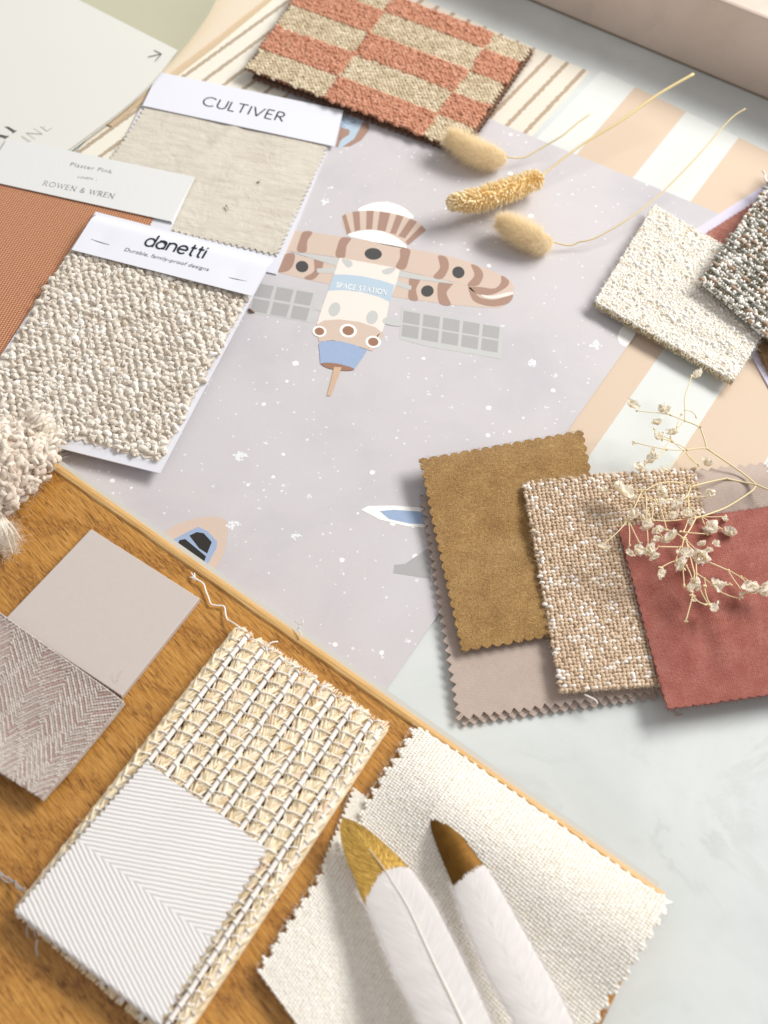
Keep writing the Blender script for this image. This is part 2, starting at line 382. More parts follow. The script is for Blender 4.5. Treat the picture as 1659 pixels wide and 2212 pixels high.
GL = {  # strokes: (polyline, weight, serif ends)
 'A': ([(L((0, 0), (.4, 1)), .45, 's'), (L((.4, 1), (.8, 0)), 1, 'e'), (L((.15, .36), (.65, .36)), .45, '')], .8),
 'C': ([(arc(.5, .5, .5, .5, 45, 315, 22), 1, '')], .88),
 'E': ([(L((.0, 0), (.0, 1)), 1, ''), (L((0, 1), (.5, 1)), .7, ''), (L((0, .52), (.44, .52)), .7, ''), (L((0, 0), (.52, 0)), .7, '')], .52),
 'I': ([(L((.0, 0), (.0, 1)), 1, 'se')], .0),
 'L': ([(L((.0, 1), (.0, 0)), 1, 's'), (L((0, 0), (.46, 0)), .8, '')], .34),
 'N': ([(L((0, 0), (0, 1)), .6, 's'), (L((0, 1), (.72, 0)), 1, ''), (L((.72, 0), (.72, 1)), .6, 'e')], .72),
 'O': ([(arc(.5, .5, .5, .5, 0, 360, 26), 1, '')], 1.0),
 'P': ([(L((0, 0), (0, 1)), 1, 's'), (np.concatenate([L((0, 1), (.25, 1)), arc(.25, .74, .27, .26, 90, -90, 10), L((0, .48))]), .7, '')], .52),
 'R': ([(L((0, 0), (0, 1)), 1, 's'), (np.concatenate([L((0, 1), (.25, 1)), arc(.25, .74, .27, .26, 90, -90, 10), L((0, .48))]), .8, ''), (L((.22, .48), (.6, 0)), 1, 'e')], .6),
 'S': ([(np.concatenate([arc(.26, .75, .24, .25, 35, 250, 12), arc(.26, .25, .26, .25, 70, -145, 12)]), .9, '')], .52),
 'T': ([(L((.36, 0), (.36, 1)), 1, 's'), (L((0, 1), (.72, 1)), .7, '')], .72),
 'U': ([(np.concatenate([L((0, 1)), arc(.33, .33, .33, .33, 180, 360, 14), L((.66, 1))]), 1, 'se')], .66),
 'V': ([(L((0, 1), (.4, 0)), 1, 's'), (L((.4, 0), (.8, 1)), .6, 'e')], .8),
 'W': ([(L((0, 1), (.3, 0)), 1, 's'), (L((.3, 0), (.6, 1)), .5, ''), (L((.6, 1), (.9, 0)), 1, ''), (L((.9, 0), (1.2, 1)), .5, 'e')], 1.2),
 '&': ([(np.concatenate([L((.75, .45), (.62, .12)), arc(.32, .24, .3, .25, -50, -250, 12), arc(.33, .78, .19, .2, -60, 230, 14), L((.75, 0))]), .75, '')], .75),
 # rounded logo lowercase (x height 1)
 'd': ([(arc(.4, .5, .4, .5, 20, 340, 20), 1, ''), (L((.8, 1.55), (.8, 0)), 1, '')], .8),
 'a': ([(arc(.38, .45, .38, .45, 20, 330, 20), 1, ''), (np.concatenate([L((.1, .95)), arc(.45, .72, .33, .28, 100, 0, 8), L((.78, 0))]), 1, '')], .78),
 'n': ([(L((0, 0), (0, 1)), 1, ''), (np.concatenate([L((0, .6)), arc(.36, .62, .36, .38, 150, 0, 10), L((.72, 0))]), 1, '')], .72),
 'e': ([(np.concatenate([L((.05, .5), (.78, .5)), arc(.4, .5, .4, .5, 8, 318, 20)]), 1, '')], .78),
 't': ([(np.concatenate([L((.2, 1.4)), arc(.42, .22, .22, .22, 180, 275, 7)]), 1, ''), (L((0, 1), (.5, 1)), .8, '')], .45),
 'i': ([(L((0, 0), (0, 1)), 1, ''), (L((0, 1.25), (0, 1.4)), 1.1, '')], .0),
}
def ribbon(pl, w):
    t = unit(np.gradient(pl, axis=0)); n = np.stack([-t[:, 1], t[:, 0]], -1); a = pl+n*w/2; b = pl-n*w/2
    V = np.concatenate([a, b]); m = len(pl); return V, [[i, i+m, i+m+1, i+1] for i in range(m-1)]
def strokes(word, wt=.1, gap=.22, serif=0.0, shear=0.0, thin=1.0):
    x = 0; VV = []; FF = []; k = 0
    for ch in word:
        if ch == ' ': x += .5; continue
        st, adv = GL[ch]
        for pl, ww, se in st:
            ww = 1+(ww-1)*thin
            parts = [ribbon(pl, wt*ww)]
            if serif:
                for e, idx in (('s', 0), ('e', -1)):
                    p = pl[idx]
                    parts.append(ribbon(L((p[0]-serif, p[1]), (p[0]+serif, p[1])), .055)) if e in se else None
                if ch in 'IEPRLTN':
                    for p in (pl[0], pl[-1]):
                        if abs(pl[0][0]-pl[-1][0]) < 1e-6 and len(pl) == 2: parts.append(ribbon(L((p[0]-serif, p[1]), (p[0]+serif, p[1])), .055))
            for q in parts:
                if q is None: continue
                V, F = q; V = V.copy(); V[:, 0] += x+shear*V[:, 1]; V = np.column_stack([V, np.full(len(V), len(VV)*.006)]); VV.append(V); FF += [[i+k for i in f] for f in F]; k += len(V)
        x += adv+gap+wt
    return np.concatenate(VV), FF

# ------------------------------------------------------------------ setting: marble surface and upstand
def marble_mat(name, c0, c1, c2, rough=.28):
    n = NT(name); p = n.pos()
    f = n.noise(p, 9, 6, .6, .6); c = n.ramp(f, [(.3, c0), (.55, c1), (.75, c2)])
    v = n.noise(p, 5, 8, .65, 2.2); vein = n.math('ABSOLUTE', n.math('SUBTRACT', v, .5)); vein = n.math('SUBTRACT', 1.0, n.math('MULTIPLY', vein, 26, clamp=True))
    m = n.noise(p, 14, 3); vein = n.math('MULTIPLY', vein, n.math('MULTIPLY_ADD', m, 1.6, -.75, clamp=True))
    c = n.mix(n.math('MULTIPLY', vein, .6), c, '#8e8b84')
    s = n.noise(p, 60, 5, .7, .5); s = n.math('MULTIPLY_ADD', s, 6, -4.2, clamp=True); mk = n.math('MULTIPLY_ADD', n.noise(p, 11, 2), 6, -3.2, clamp=True)
    c = n.mix(n.math('MULTIPLY', n.math('MULTIPLY', s, mk), .8), c, '#8a8580')
    g = n.noise(p, 900, 2); c = n.mix(n.math('MULTIPLY_ADD', g, .16, -.04, clamp=True), c, '#b9bdb8')
    return n.out(c, rough, None, .45)
M_marble = marble_mat('marble', '#c3c9c9', '#d0d6d6', '#dbdddd')
M_marble2 = marble_mat('warm_marble', '#d0bdb0', '#dccabd', '#e2d2c6')
mb = MB()
xs = np.linspace(-1.2, 1.2, 3); X, Y = np.meshgrid(xs, np.linspace(-.6, 1.6, 3))
V = np.stack([X, Y, X*0], -1); i = np.arange(9).reshape(3, 3)
mb.add(V, np.stack([i[:-1, :-1], i[:-1, 1:], i[1:, 1:], i[1:, :-1]], -1).reshape(-1, 4), V.reshape(-1, 3)[:, :2]*100, smooth=False)
tag(mb.build('marble_surface', M_marble), 'pale grey veined marble surface everything lies on', kind='structure')
# upstand
b0, b1 = D(1120, -10, 0), D(1659, 215, 0); e = unit(b1-b0); nrm = np.array([-e[1], e[0], 0])
hgt = None
for h in np.arange(20, 160, .5):      # height at which the top edge passes (1610, 20)
    q = D(1612, 21, h)
    if (q-b0)@nrm < 0: hgt = h; break
hgt = hgt or 80
p0 = b0-e*1.2; p1 = b1+e*.6
H = np.array([0, 0, hgt/1000]); dp = nrm*.16
mb = MB(); r = .0025
prof = [(0, .0008), (0, hgt/1000-r), (r*.3, hgt/1000-r*.3), (r, hgt/1000), (.16, hgt/1000), (.16, .0008)]
A = np.array([p0+nrm*a+np.array([0, 0, z]) for a, z in prof]); B = np.array([p1+nrm*a+np.array([0, 0, z]) for a, z in prof])
V = np.concatenate([A, B]); F = [[k, k+6, (k+1) % 6+6, (k+1) % 6] for k in range(6)]+[list(range(6)), list(range(11, 5, -1))]
mb.add(V, F, smooth=False)
tag(mb.build('marble_upstand', M_marble2), 'pinkish marble upstand standing along the back of the pale marble surface', 'wall')
mb = MB(); tube1(mb, [p0-nrm*.0004+[0, 0, .0006], p1-nrm*.0004+[0, 0, .0006]], .0007, 6)
tag(mb.build('sealant_line', plain('sealant', '#7d7060')), 'thin dark joint line where the marble surface meets the upstand', 'sealant')

# ------------------------------------------------------------------ paper sheets
def striped_mat(name, base, stripe, width):
    """uneven brushed stripes, one per unit of u, centred on whole numbers"""
    n = NT(name); uv, u, v = n.uv()
    wv = n.noise(n.comb(n.math('MULTIPLY', n.math('ROUND', u), 7.3), n.math('MULTIPLY', v, 1.1)), 3.0, 4, .65)
    fine = n.noise(uv, 22, 2, .6)
    x = n.math('ADD', u, n.math('MULTIPLY_ADD', wv, .20, n.math('MULTIPLY_ADD', fine, .05, -.125)))
    d = n.math('ABSOLUTE', n.math('SUBTRACT', x, n.math('ROUND', x)))
    wd = n.math('MULTIPLY_ADD', n.noise(n.comb(n.math('MULTIPLY', n.math('ROUND', u), 3.1), v, 4.0), 4.0, 3, .7), width, width*.15)
    m = n.math('LESS_THAN', d, wd)
    c = n.mix(m, base, n.mix(n.noise(uv, 14, 3), stripe, '#a89782'))
    nm = n.bump(n.noise(n.pos(), 1500, 2), .00005)
    return n.out(c, .8, nm, .25)
def sheet(name, pts, z0, z1, mats, label, cat='paper', along=None, extra=None):
    mb = MB(); slab(mb, pts, z0, z1, 0, None, along=along)
    if extra: extra(mb)
    o = mb.build(name, mats); return tag(o, label, cat)
sheet('striped_wallpaper', [(1149, 295), (1274, 155), (880, -16), (700, -60), (560, 330), (900, 420)], .1, .4,
      striped_mat('striped_paper_right', '#dcd5c8', '#b39f8c', .17),
      'cream wallpaper with thin wavy brown stripes, right of the checked rug swatch', 'wallpaper', along=((1229, 132), (1094, 272), 14.7))
sheet('striped_wallpaper', [(150, 345), (470, -30), (680, -60), (790, 270), (600, 420), (300, 440)], .5, .8,
      striped_mat('striped_paper_left', '#e4e0d4', '#b8ab97', .17),
      'cream wallpaper with wavy beige stripes between tan card and checked rug swatch', 'wallpaper', along=((401, 162), (617, 6), 14.5))
# peach and white block stripes
n = NT('peach_white_paper'); uv, u, v = n.uv()
ed = n.math('MULTIPLY', n.math('SUBTRACT', n.noise(uv, 60, 2), .5), .006)
m = n.math('LESS_THAN', n.math('FRACT', n.math('ADD', n.math('ADD', u, 40.02), ed)), .5)
M_peach = n.out(n.mix(m, '#d0bda9', '#d5d9d7'), .75, n.bump(n.noise(n.pos(), 1300, 3), .00005), .3)
sheet('block_striped_wallpaper', [(1140, 318), (1299, 152), (1900, 445), (1900, 1150), (1150, 1300), (1000, 900)], .1, .45, M_peach,
      'wallpaper with broad peach and white block stripes under the ivory boucle swatch', 'wallpaper', along=((1554, 838), (1441, 1013), 88.0))

# space-themed sheet
n = NT('space_paper'); uv, u, v = n.uv(); p = n.pos()
c = n.ramp(n.noise(p, 13, 5, .6, .4), [(.3, '#bdbbc1'), (.5, '#c7c4c7'), (.7, '#cbc8cc')])
c = n.mix(n.math('MULTIPLY_ADD', n.noise(p, 1400, 2), .5, -.15, clamp=True), c, '#b9b2b8')
def specks(sc, r0, r1, off, thr=.0):
    q = n.t.nodes.new('ShaderNodeVectorMath'); n.set(q.inputs[0], p); q.inputs[1].default_value = (off, off*2, 0)
    dn = n.t.nodes.new('ShaderNodeVectorMath'); dn.operation = 'ADD'; n.set(dn.inputs[0], q.outputs[0])
    nn = n.t.nodes.new('ShaderNodeVectorMath'); nn.operation = 'SCALE'; n.set(nn.inputs[0], n.noise(p, 1300, 2, out='Color')); nn.inputs['Scale'].default_value = .0011
    n.set(dn.inputs[1], nn.outputs[0])
    vv = n.t.nodes.new('ShaderNodeTexVoronoi'); vv.voronoi_dimensions = '3D'; n.set(vv.inputs['Vector'], dn.outputs[0]); vv.inputs['Scale'].default_value = sc
    sx = n.t.nodes.new('ShaderNodeSeparateColor'); n.set(sx.inputs[0], vv.outputs['Color'])
    rad = n.math('MULTIPLY_ADD', n.math('POWER', sx.outputs[0], 3.0), r1-r0, r0)
    rad = n.math('MULTIPLY', rad, n.math('GREATER_THAN', sx.outputs[1], thr))
    return n.math('LESS_THAN', vv.outputs['Distance'], rad)
c = n.mix(specks(190, .10, .19, 3.1, .35), c, '#dedde2')
c = n.mix(specks(75, .05, .15, 7.7, .25), c, '#ebecee')
M_space = n.out(c, .62, n.bump(n.noise(p, 1500, 3), .00007), .35)
def ink(name, col, dk=.8):
    n = NT(name); c = lin(col); f = n.noise(n.pos(), 1500, 2, .7)
    cc = n.mix(f, tuple(x*dk for x in c[:3])+(1,), tuple(min(1, x*(2-dk)) for x in c[:3])+(1,))
    return n.out(cc, .65, n.bump(f, .00005), .3)
INK = dict(cream=ink('ink_cream', '#e6ddd6', .94), skin=ink('ink_sand', '#cdbaad', .9), brown=ink('ink_brown', '#a48678', .85), grey=ink('ink_grey', '#a9a8a9', .85),
           lgrey=ink('ink_light_grey', '#c0c2c1', .93), dark=ink('ink_dark', '#4b4b4b', .7), black=ink('ink_black', '#2c2a28', .5), blue=ink('ink_blue', '#98accb', .85), lblue=ink('ink_light_blue', '#b3c6d6', .92),
           white=ink('ink_white', '#f1f0ed', .97), tan=ink('ink_tan', '#c9ac93', .85), star=ink('ink_star', '#e3e6ea', .96), rust=ink('ink_rust', '#9a7460', .8))
IK = list(INK); SPZ = 1.35
def zz(k): return SPZ+.05+.03*k
def art(mb):
    def d(col, pts, k): decal(mb, pts, zz(k), 1+IK.index(col))
    S = lambda pts: [(530.9+.36*x, 398.2+.36*y) for x, y in pts]     # station drawing coordinates
    def ell(cx, cy, rx, ry, rot=0, n=28):
        t = np.linspace(0, 2*pi, n, endpoint=False); c_, s_ = cos(radians(rot)), sin(radians(rot))
        return [(cx+rx*cos(a)*c_-ry*sin(a)*s_, cy+rx*cos(a)*s_+ry*sin(a)*c_) for a in t]
    def smooth(pts, k=6, closed=True):
        p = np.array(pts, float); m = len(p); out = []
        for i in range(m if closed else m-1):
            g = lambda j: p[j % m] if closed else p[min(max(j, 0), m-1)]
            p0, p1, p2, p3 = g(i-1), g(i), g(i+1), g(i+2)
            for t in np.linspace(0, 1, k, endpoint=False):
                out.append(.5*((2*p1)+(-p0+p2)*t+(2*p0-5*p1+4*p2-p3)*t*t+(-p0+3*p1-3*p2+p3)*t**3))
        return out
    # dome
    d('white', S(smooth([(675, 160), (740, 118), (830, 105), (920, 125), (980, 165), (1000, 205), (840, 210)])), 0)
    d('skin', S([(578, 195), (610, 170), (680, 160), (770, 158), (870, 172), (960, 195), (1040, 230), (1083, 275), (1020, 325), (965, 368), (935, 340), (860, 295), (770, 272), (680, 275), (610, 302), (580, 240)]), 1)
    for q in ([(578, 190), (600, 178), (632, 290), (608, 302)], [(640, 165), (682, 160), (688, 272), (655, 282)], [(725, 158), (768, 158), (758, 270), (722, 272)], [(805, 162), (868, 172), (838, 282), (788, 274)],
              [(905, 180), (948, 192), (900, 300), (866, 292)], [(985, 205), (1028, 224), (955, 325), (915, 310)], [(1056, 245), (1083, 275), (975, 365), (958, 345)]):
        d('brown', S(q), 2)
    d('white', S(smooth([(612, 305), (690, 278), (770, 274), (860, 296), (935, 340), (965, 380), (880, 372), (740, 340)])), 2)
    # ring: rear arm
    d('skin', S(smooth([(180, 395), (330, 430), (560, 470), (900, 520), (1150, 560), (1340, 600), (1480, 660), (1590, 650), (1540, 735), (1380, 735), (1100, 705), (860, 670), (500, 600), (200, 530), (100, 500)])), 1)
    d('skin', S(smooth([(200, 300), (310, 280), (600, 318), (980, 385), (1250, 440), (1480, 520), (1590, 580), (1600, 650), (1480, 660), (1300, 600), (1180, 570), (900, 510), (560, 440), (250, 400), (120, 380)])), 2)
    d('brown', S(smooth([(345, 285), (400, 288), (370, 340), (362, 405), (308, 398), (320, 340)])), 3)
    d('brown', S(smooth([(575, 320), (632, 325), (605, 370), (592, 440), (540, 430), (550, 370)])), 3)
    d('brown', S(smooth([(930, 385), (985, 392), (980, 440), (955, 508), (900, 498), (925, 440)])), 3)
    d('brown', S(smooth([(1155, 430), (1205, 440), (1218, 500), (1180, 565), (1125, 555), (1165, 500)])), 3)
    d('brown', S(smooth([(1352, 482), (1400, 498), (1425, 545), (1395, 605), (1330, 605), (1372, 545)])), 3)
    d('brown', S(smooth([(1535, 548), (1580, 580), (1560, 620), (1480, 660), (1400, 660), (1340, 620), (1400, 615), (1490, 625), (1530, 590)])), 3)
    d('brown', S(smooth([(1335, 610), (1370, 640), (1410, 680), (1500, 690), (1600, 660), (1580, 710), (1500, 732), (1420, 722), (1360, 690)])), 3)
    d('cream', S(smooth([(1410, 662), (1480, 668), (1590, 645), (1600, 660), (1520, 682), (1450, 684)])), 4)
    d('brown', S(smooth([(230, 425), (292, 418), (285, 480), (250, 520), (190, 520)])), 3)
    d('brown', S(smooth([(412, 450), (465, 458), (450, 520), (405, 570), (352, 560), (410, 520)])), 3)
    d('brown', S(smooth([(985, 560), (1045, 570), (1022, 630), (1032, 695), (978, 685), (980, 620)])), 3)
    d('brown', S(smooth([(1165, 585), (1245, 590), (1205, 650), (1230, 722), (1165, 715), (1150, 640)])), 3)
    for q in (ell(338, 493, 38, 34, 10), ell(765, 417, 52, 35, 4), ell(1276, 528, 37, 35, 20), ell(1090, 640, 38, 34, -10)): d('dark', S(q), 4)
    # struts
    for q in ([(260, 402), (540, 446), (556, 470), (545, 490)], [(425, 505), (540, 500), (535, 535), (430, 530)], [(912, 518), (1250, 590), (1240, 597), (915, 555)], [(900, 570), (995, 610), (990, 635), (900, 605)]): d('lgrey', S(q), 4)
    # hull
    d('cream', S([(562, 440), (900, 500), (925, 515), (905, 590), (862, 700), (845, 800), (822, 880), (740, 950), (470, 900), (426, 840), (440, 790), (485, 660), (530, 540)]), 5)
    d('lgrey', S(smooth([(575, 450), (625, 455), (642, 480), (622, 498), (600, 490)])), 6); d('lgrey', S(smooth([(820, 515), (880, 498), (900, 505), (870, 535), (830, 538)])), 6)
    d('lblue', S([(528, 541), (600, 541), (700, 551), (810, 575), (892, 603), (878, 660), (866, 706), (800, 675), (690, 645), (580, 634), (494, 638)]), 6)
    V, F = strokes('SPACE STATION', .19, .17, .15)
    put(mb, V*[1, 1, 1], F, (725.5, 619.5), (834, 637.5), zz(7), 1+IK.index('white'), 1.55)
    for q in (ell(532, 750, 33, 44, 25), ell(758, 798, 34, 42, 20)): d('lgrey', S(q), 6)
    d('skin', S([(426, 842), (470, 816), (560, 810), (680, 825), (780, 858), (812, 885), (790, 915), (728, 990), (640, 960), (520, 935), (438, 945)]), 6)
    for q, r in (((615, 878), 1.), ((442, 882), .82), ((765, 945), .9)):
        d('white', S(ell(q[0], q[1], 52*r, 40*r, 8)), 7); d('rust', S(ell(q[0], q[1], 35*r, 28*r, 8)), 8)
    d('skin', S([(790, 905), (815, 885), (830, 900), (760, 1000), (730, 992)]), 6)
    d('blue', S([(438, 955), (470, 940), (560, 940), (650, 962), (728, 995), (700, 1040), (648, 1112), (560, 1085), (448, 1078)]), 9)
    d('rust', S(smooth([(452, 1076), (500, 1070), (580, 1082), (652, 1108), (600, 1118), (500, 1104)])), 10)
    d('tan', S([(530, 1095), (575, 1098), (560, 1140), (510, 1268), (486, 1268), (510, 1180)]), 11)
    # solar panels
    d('lgrey', S([(935, 738), (1120, 775), (1545, 860), (1535, 1048), (1100, 975), (922, 928)]), 1)
    o_, ux, uy = np.array([948, 758.]), np.array([119.2, 20.5]), np.array([-7.5, 82.])
    for i in range(5):
        for j in range(2):
            q = o_+ux*i+uy*j; d('grey', S([q, q+ux*.83, q+ux*.83+uy*.86, q+uy*.86]), 2)
    d('lgrey', S([(80, 585), (440, 645), (412, 832), (20, 770)]), 1)
    o_, ux, uy = np.array([-50., 573.]), np.array([119., 21.]), np.array([-22., 90.])
    for i in range(4):
        for j in range(2):
            q = o_+ux*i+uy*j; d('grey', S([q, q+ux*.84, q+ux*.80+uy*.84, q+uy*.84]), 2)
    d('lgrey', S(smooth([(410, 690), (460, 715), (475, 740), (450, 758), (408, 745)])), 3); d('lgrey', S(smooth([(822, 815), (850, 797), (930, 815), (925, 850), (840, 838)])), 7)
    # partly covered drawings
    E = lambda pts: [(x*.5, 800*.6636+y*.5) for x, y in pts]
    rk = lambda pts: [(x*.5, 1061.8+y*.5) for x, y in pts]
    d('skin', rk(smooth([(640, 260), (700, 190), (760, 145), (850, 115), (930, 108), (975, 125), (985, 170), (965, 270), (925, 350), (890, 420), (700, 400)])), 1)
    d('blue', rk([(735, 215), (790, 185), (855, 152), (895, 170), (938, 215), (935, 245), (905, 300), (885, 340), (780, 330)]), 2)
    d('black', rk([(818, 190), (850, 175), (880, 180), (915, 218), (895, 268), (860, 245)]), 3); d('black', rk([(775, 210), (800, 205), (890, 280), (870, 340), (760, 250)]), 3)
    d('white', [(780, 1101), (795, 1093), (850, 1092), (930, 1098), (930, 1140), (880, 1137), (820, 1122)], 1); d('blue', [(820, 1104), (850, 1101), (920, 1106), (920, 1132), (885, 1131), (840, 1121)], 2)
    d('grey', [(852, 1220), (875, 1218), (930, 1180), (930, 1250), (850, 1238)], 1)
    d('brown', [(738, 262), (760, 262), (797, 264), (797, 282), (780, 303), (757, 316), (725, 318)], 1); d('lblue', [(735, 255), (780, 256), (785, 262), (765, 300), (728, 325), (735, 305), (757, 283), (738, 275)], 2)
    d('brown', [(735, 280), (752, 278), (755, 290), (735, 303)], 3)
    V, F = text_mesh('RS'); put(mb, V, F, (744, 276), (772, 262), zz(3), 1+IK.index('blue'), 1.1)
    d('white', smooth([(1335, 735), (1338, 715), (1352, 700), (1372, 700), (1372, 722), (1352, 748)]), 1)
    # sparkle stars
    r2 = np.random.default_rng(3)
    for x, y, r in [(1287, 746, 14), (1150, 784, 14), (1199, 812, 9), (520, 986, 17), (504, 1134, 16), (637, 1156, 13), (700, 436, 13), (768, 290, 10), (572, 957, 8), (926, 851, 8), (668, 1073, 8), (560, 1098, 8), (975, 880, 6),
                    (1084, 705, 7), (1180, 880, 6), (880, 1385, 9), (1010, 950, 5), (740, 1240, 7), (890, 340, 6), (1200, 620, 5), (600, 870, 6), (460, 1050, 6), (860, 930, 6), (1205, 420, 5)]:
        for q in range(int(10+r*1.6)):
            th = r2.uniform(0, 2*pi); dd = r*.95*r2.uniform(0, 1)**.8*(.55+.45*abs(cos(2*th))); rr = r*r2.uniform(.07, .24)
            m = 6; t = np.linspace(0, 2*pi, m, endpoint=False)+r2.uniform(0, 3); rj = rr*(1+.35*r2.normal(size=m))
            decal(mb, [(x+dd*cos(th)+a*cos(b), y+.82*(dd*sin(th)+a*sin(b))) for a, b in zip(rj, t)], zz(0)+.0012*q, 1+IK.index('star'))
mb = MB(); slab(mb, [(690, 105), (1094, 272), (1565, 466), (1369.5, 728), (1224, 933), (830, 1494), (560, 1330), (60, 1040)], SPZ-.3, SPZ, 0)
art(mb)
o = mb.build('space_wallpaper', [M_space]+[INK[k] for k in IK])
tag(o, 'lilac-grey wallpaper sheet printed with a striped space station, stars and rocket parts', 'wallpaper')

# ------------------------------------------------------------------ oak board
n = NT('oak_face'); uv, u, v = n.uv()
w1 = n.noise(n.comb(n.math('MULTIPLY', u, .12), n.math('MULTIPLY', v, .30)), 1.0, 3, .5)
g = n.noise(n.comb(n.math('MULTIPLY', u, .45), n.math('MULTIPLY', v, 9.0)), 1.0, 5, .65)
# cathedral figure: bands across the board broken into short dark flecks along the grain
bn = n.math('SINE', n.math('ADD', n.math('MULTIPLY', n.math('ADD', n.math('MULTIPLY', v, .9), n.math('MULTIPLY', u, -.55)), 1.9), n.math('MULTIPLY', w1, 16.0)))
band = n.math('MULTIPLY_ADD', bn, 1.8, -.35, clamp=True)
mot = n.noise(n.comb(n.math('MULTIPLY', u, 2.0), n.math('MULTIPLY', v, 10.0), 5.0), 1.0, 4, .65)
fm = n.math('MULTIPLY', band, n.math('MULTIPLY_ADD', mot, 16, -8.0, clamp=True))
pore = n.noise(n.comb(n.math('MULTIPLY', u, .9), n.math('MULTIPLY', v, 12.0), 9.0), 1.0, 2, .6)
pm = n.math('MULTIPLY_ADD', pore, 30, -18.2, clamp=True)
fine = n.noise(n.comb(n.math('MULTIPLY', u, 1.3), n.math('MULTIPLY', v, 34.0), 2.0), 1.0, 3, .7)
c = n.ramp(g, [(.3, '#80501f'), (.5, '#b07a34'), (.7, '#ca964c')])
c = n.mix(n.math('MULTIPLY_ADD', fine, 3.4, -1.6, clamp=True), c, '#dbae68')
c = n.mix(n.math('MULTIPLY', band, .22), c, '#94602a')
c = n.mix(n.math('MULTIPLY', fm, .62), c, '#6b4017')
c = n.mix(n.math('MULTIPLY', pm, .75), c, '#5f3813')
M_oak = n.out(c, .34, n.bump(n.math('ADD', g, n.math('MULTIPLY', pm, -.6)), .00008), .45)
n = NT('oak_lipping'); uv, u, v = n.uv()
g = n.noise(n.comb(n.math('MULTIPLY', u, .5), n.math('MULTIPLY', v, 26.0)), 1.0, 4, .65)
M_lip = n.out(n.ramp(g, [(.3, '#a97c44'), (.5, '#cda468'), (.7, '#e0bf88')]), .4, n.bump(g, .0001), .4)
BZ = 13.0
b_top = [(104, 985), (1437, 1925)]
A, B = D(60, 953.5, BZ), D(1439, 1928, BZ); ex = unit(B-A); ey = np.array([-ex[1], ex[0], 0.])  # ey: towards the window
Cc = D(1300, 2225, BZ)
A = A-ex*.12
edge = unit(Cc-B); edge = unit(edge-ex*(edge@ex)*.0)
lipw = .0055
root = thing('oak_board', tuple(A-ey*.2-np.array([0, 0, BZ/1000-.0017])), 'golden oak board with pale edge lipping, under the tile and the raffia swatch', 'board')
dn = -ey*.55
def uvw(V): d_ = unit(ex+ey*-.18); e_ = np.array([-d_[1], d_[0], 0]); return np.stack([(V-A)@d_, (V-A)@e_], -1)*100
mb = MB(); T = np.array([A-ey*lipw, B-ey*lipw-ex*.0005, B-ey*lipw+edge*.45, A+dn]); T[:, 2] = BZ/1000-.0004
Bt = T.copy(); Bt[:, 2] = .0034
V = np.concatenate([T, Bt]); mb.add(V, [[3, 2, 1, 0], [4, 5, 6, 7], [0, 1, 5, 4], [1, 2, 6, 5], [2, 3, 7, 6], [3, 0, 4, 7]], uvw(V), smooth=False)
mb.build('board_face', M_oak, root)
mb = MB(); prof = [(lipw, -.0002), (lipw*.86, .0006), (lipw*.5, .0009), (lipw*.2, .0004), (0, -.0010), (0, -.0094), (lipw, -.0094)]
Q = np.array([[p_-ey*a+np.array([0, 0, z]) for a, z in prof] for p_ in (A, B)]); m = len(prof)
V = Q.reshape(-1, 3); uvl = np.concatenate([[[0, a*100+z*100] for a, z in prof], [[np.linalg.norm(B-A)*100, a*100+z*100] for a, z in prof]])
mb.add(V, [[k+m, k, (k+1) % m, (k+1) % m+m] for k in range(m)]+[list(range(m))[::-1], list(range(m, 2*m))], uvl, smooth=False)
mb.build('edge_lipping', M_lip, root)
mb = MB(); T = np.array([A+ey*.0060, B+ey*.0060-ex*.004, B-ey*.2-ex*.004+edge*.2, A-ey*.3]); T[:, 2] = .0032; slabW(mb, T, 1.75)
mb.build('backing_panel', plain('grey_backing', '#c3c5c1', .6), root)
# loose white thread caught on the board edge
mb = MB(); pts = [D(638, 1342, 12), D(648, 1352, 16), D(643, 1360, 15), D(650, 1368, 15.5), D(646, 1380, 14.2)]; tube1(mb, pts, .00035, 6, smooth=5)
tube1(mb, [D(648, 1352, 16), D(655, 1343, 17), D(651, 1337, 15)], .0003, 6, smooth=4)
M_thread = plain('white_thread', '#e4e2e2', .8)
tag(mb.build('loose_thread', M_thread), 'short curled white thread caught on the pale edge of the oak board', 'thread')

# ------------------------------------------------------------------ brochure and tan card (top left)
mb = MB(); slab(mb, [(241, 272), (361, 178.5), (465, 99), (640, -45), (500, -120), (100, 150), (215, 262)], .9, 1.9, 0)
tag(mb.build('tan_card', plain('tan_board', '#cbb79b', .7, grain=.05)), 'tan card with a cut corner poking out below the brochure onto the striped paper', 'card')
root = thing('brochure', tuple(D(150, 150, 2)), 'open brochure with a white cover page, sage green leaf and cream pages, top left corner', 'brochure')
mb = MB(); slab(mb, [(232, 262), (361, 160), (465, 82), (610, -32), (450, -120), (60, 100), (60, 330), (150, 325)], 2.0, 3.2, 0)
mb.build('cream_page', plain('cream_paper', '#e0d3bf', .6), root)
def curled(name, mat, q, h, root, th=.25, extra=None):
    S = Surf(q, h); mb = MB(); cloth(mb, S, th, 4.0); return mb.build(name, mat, root)
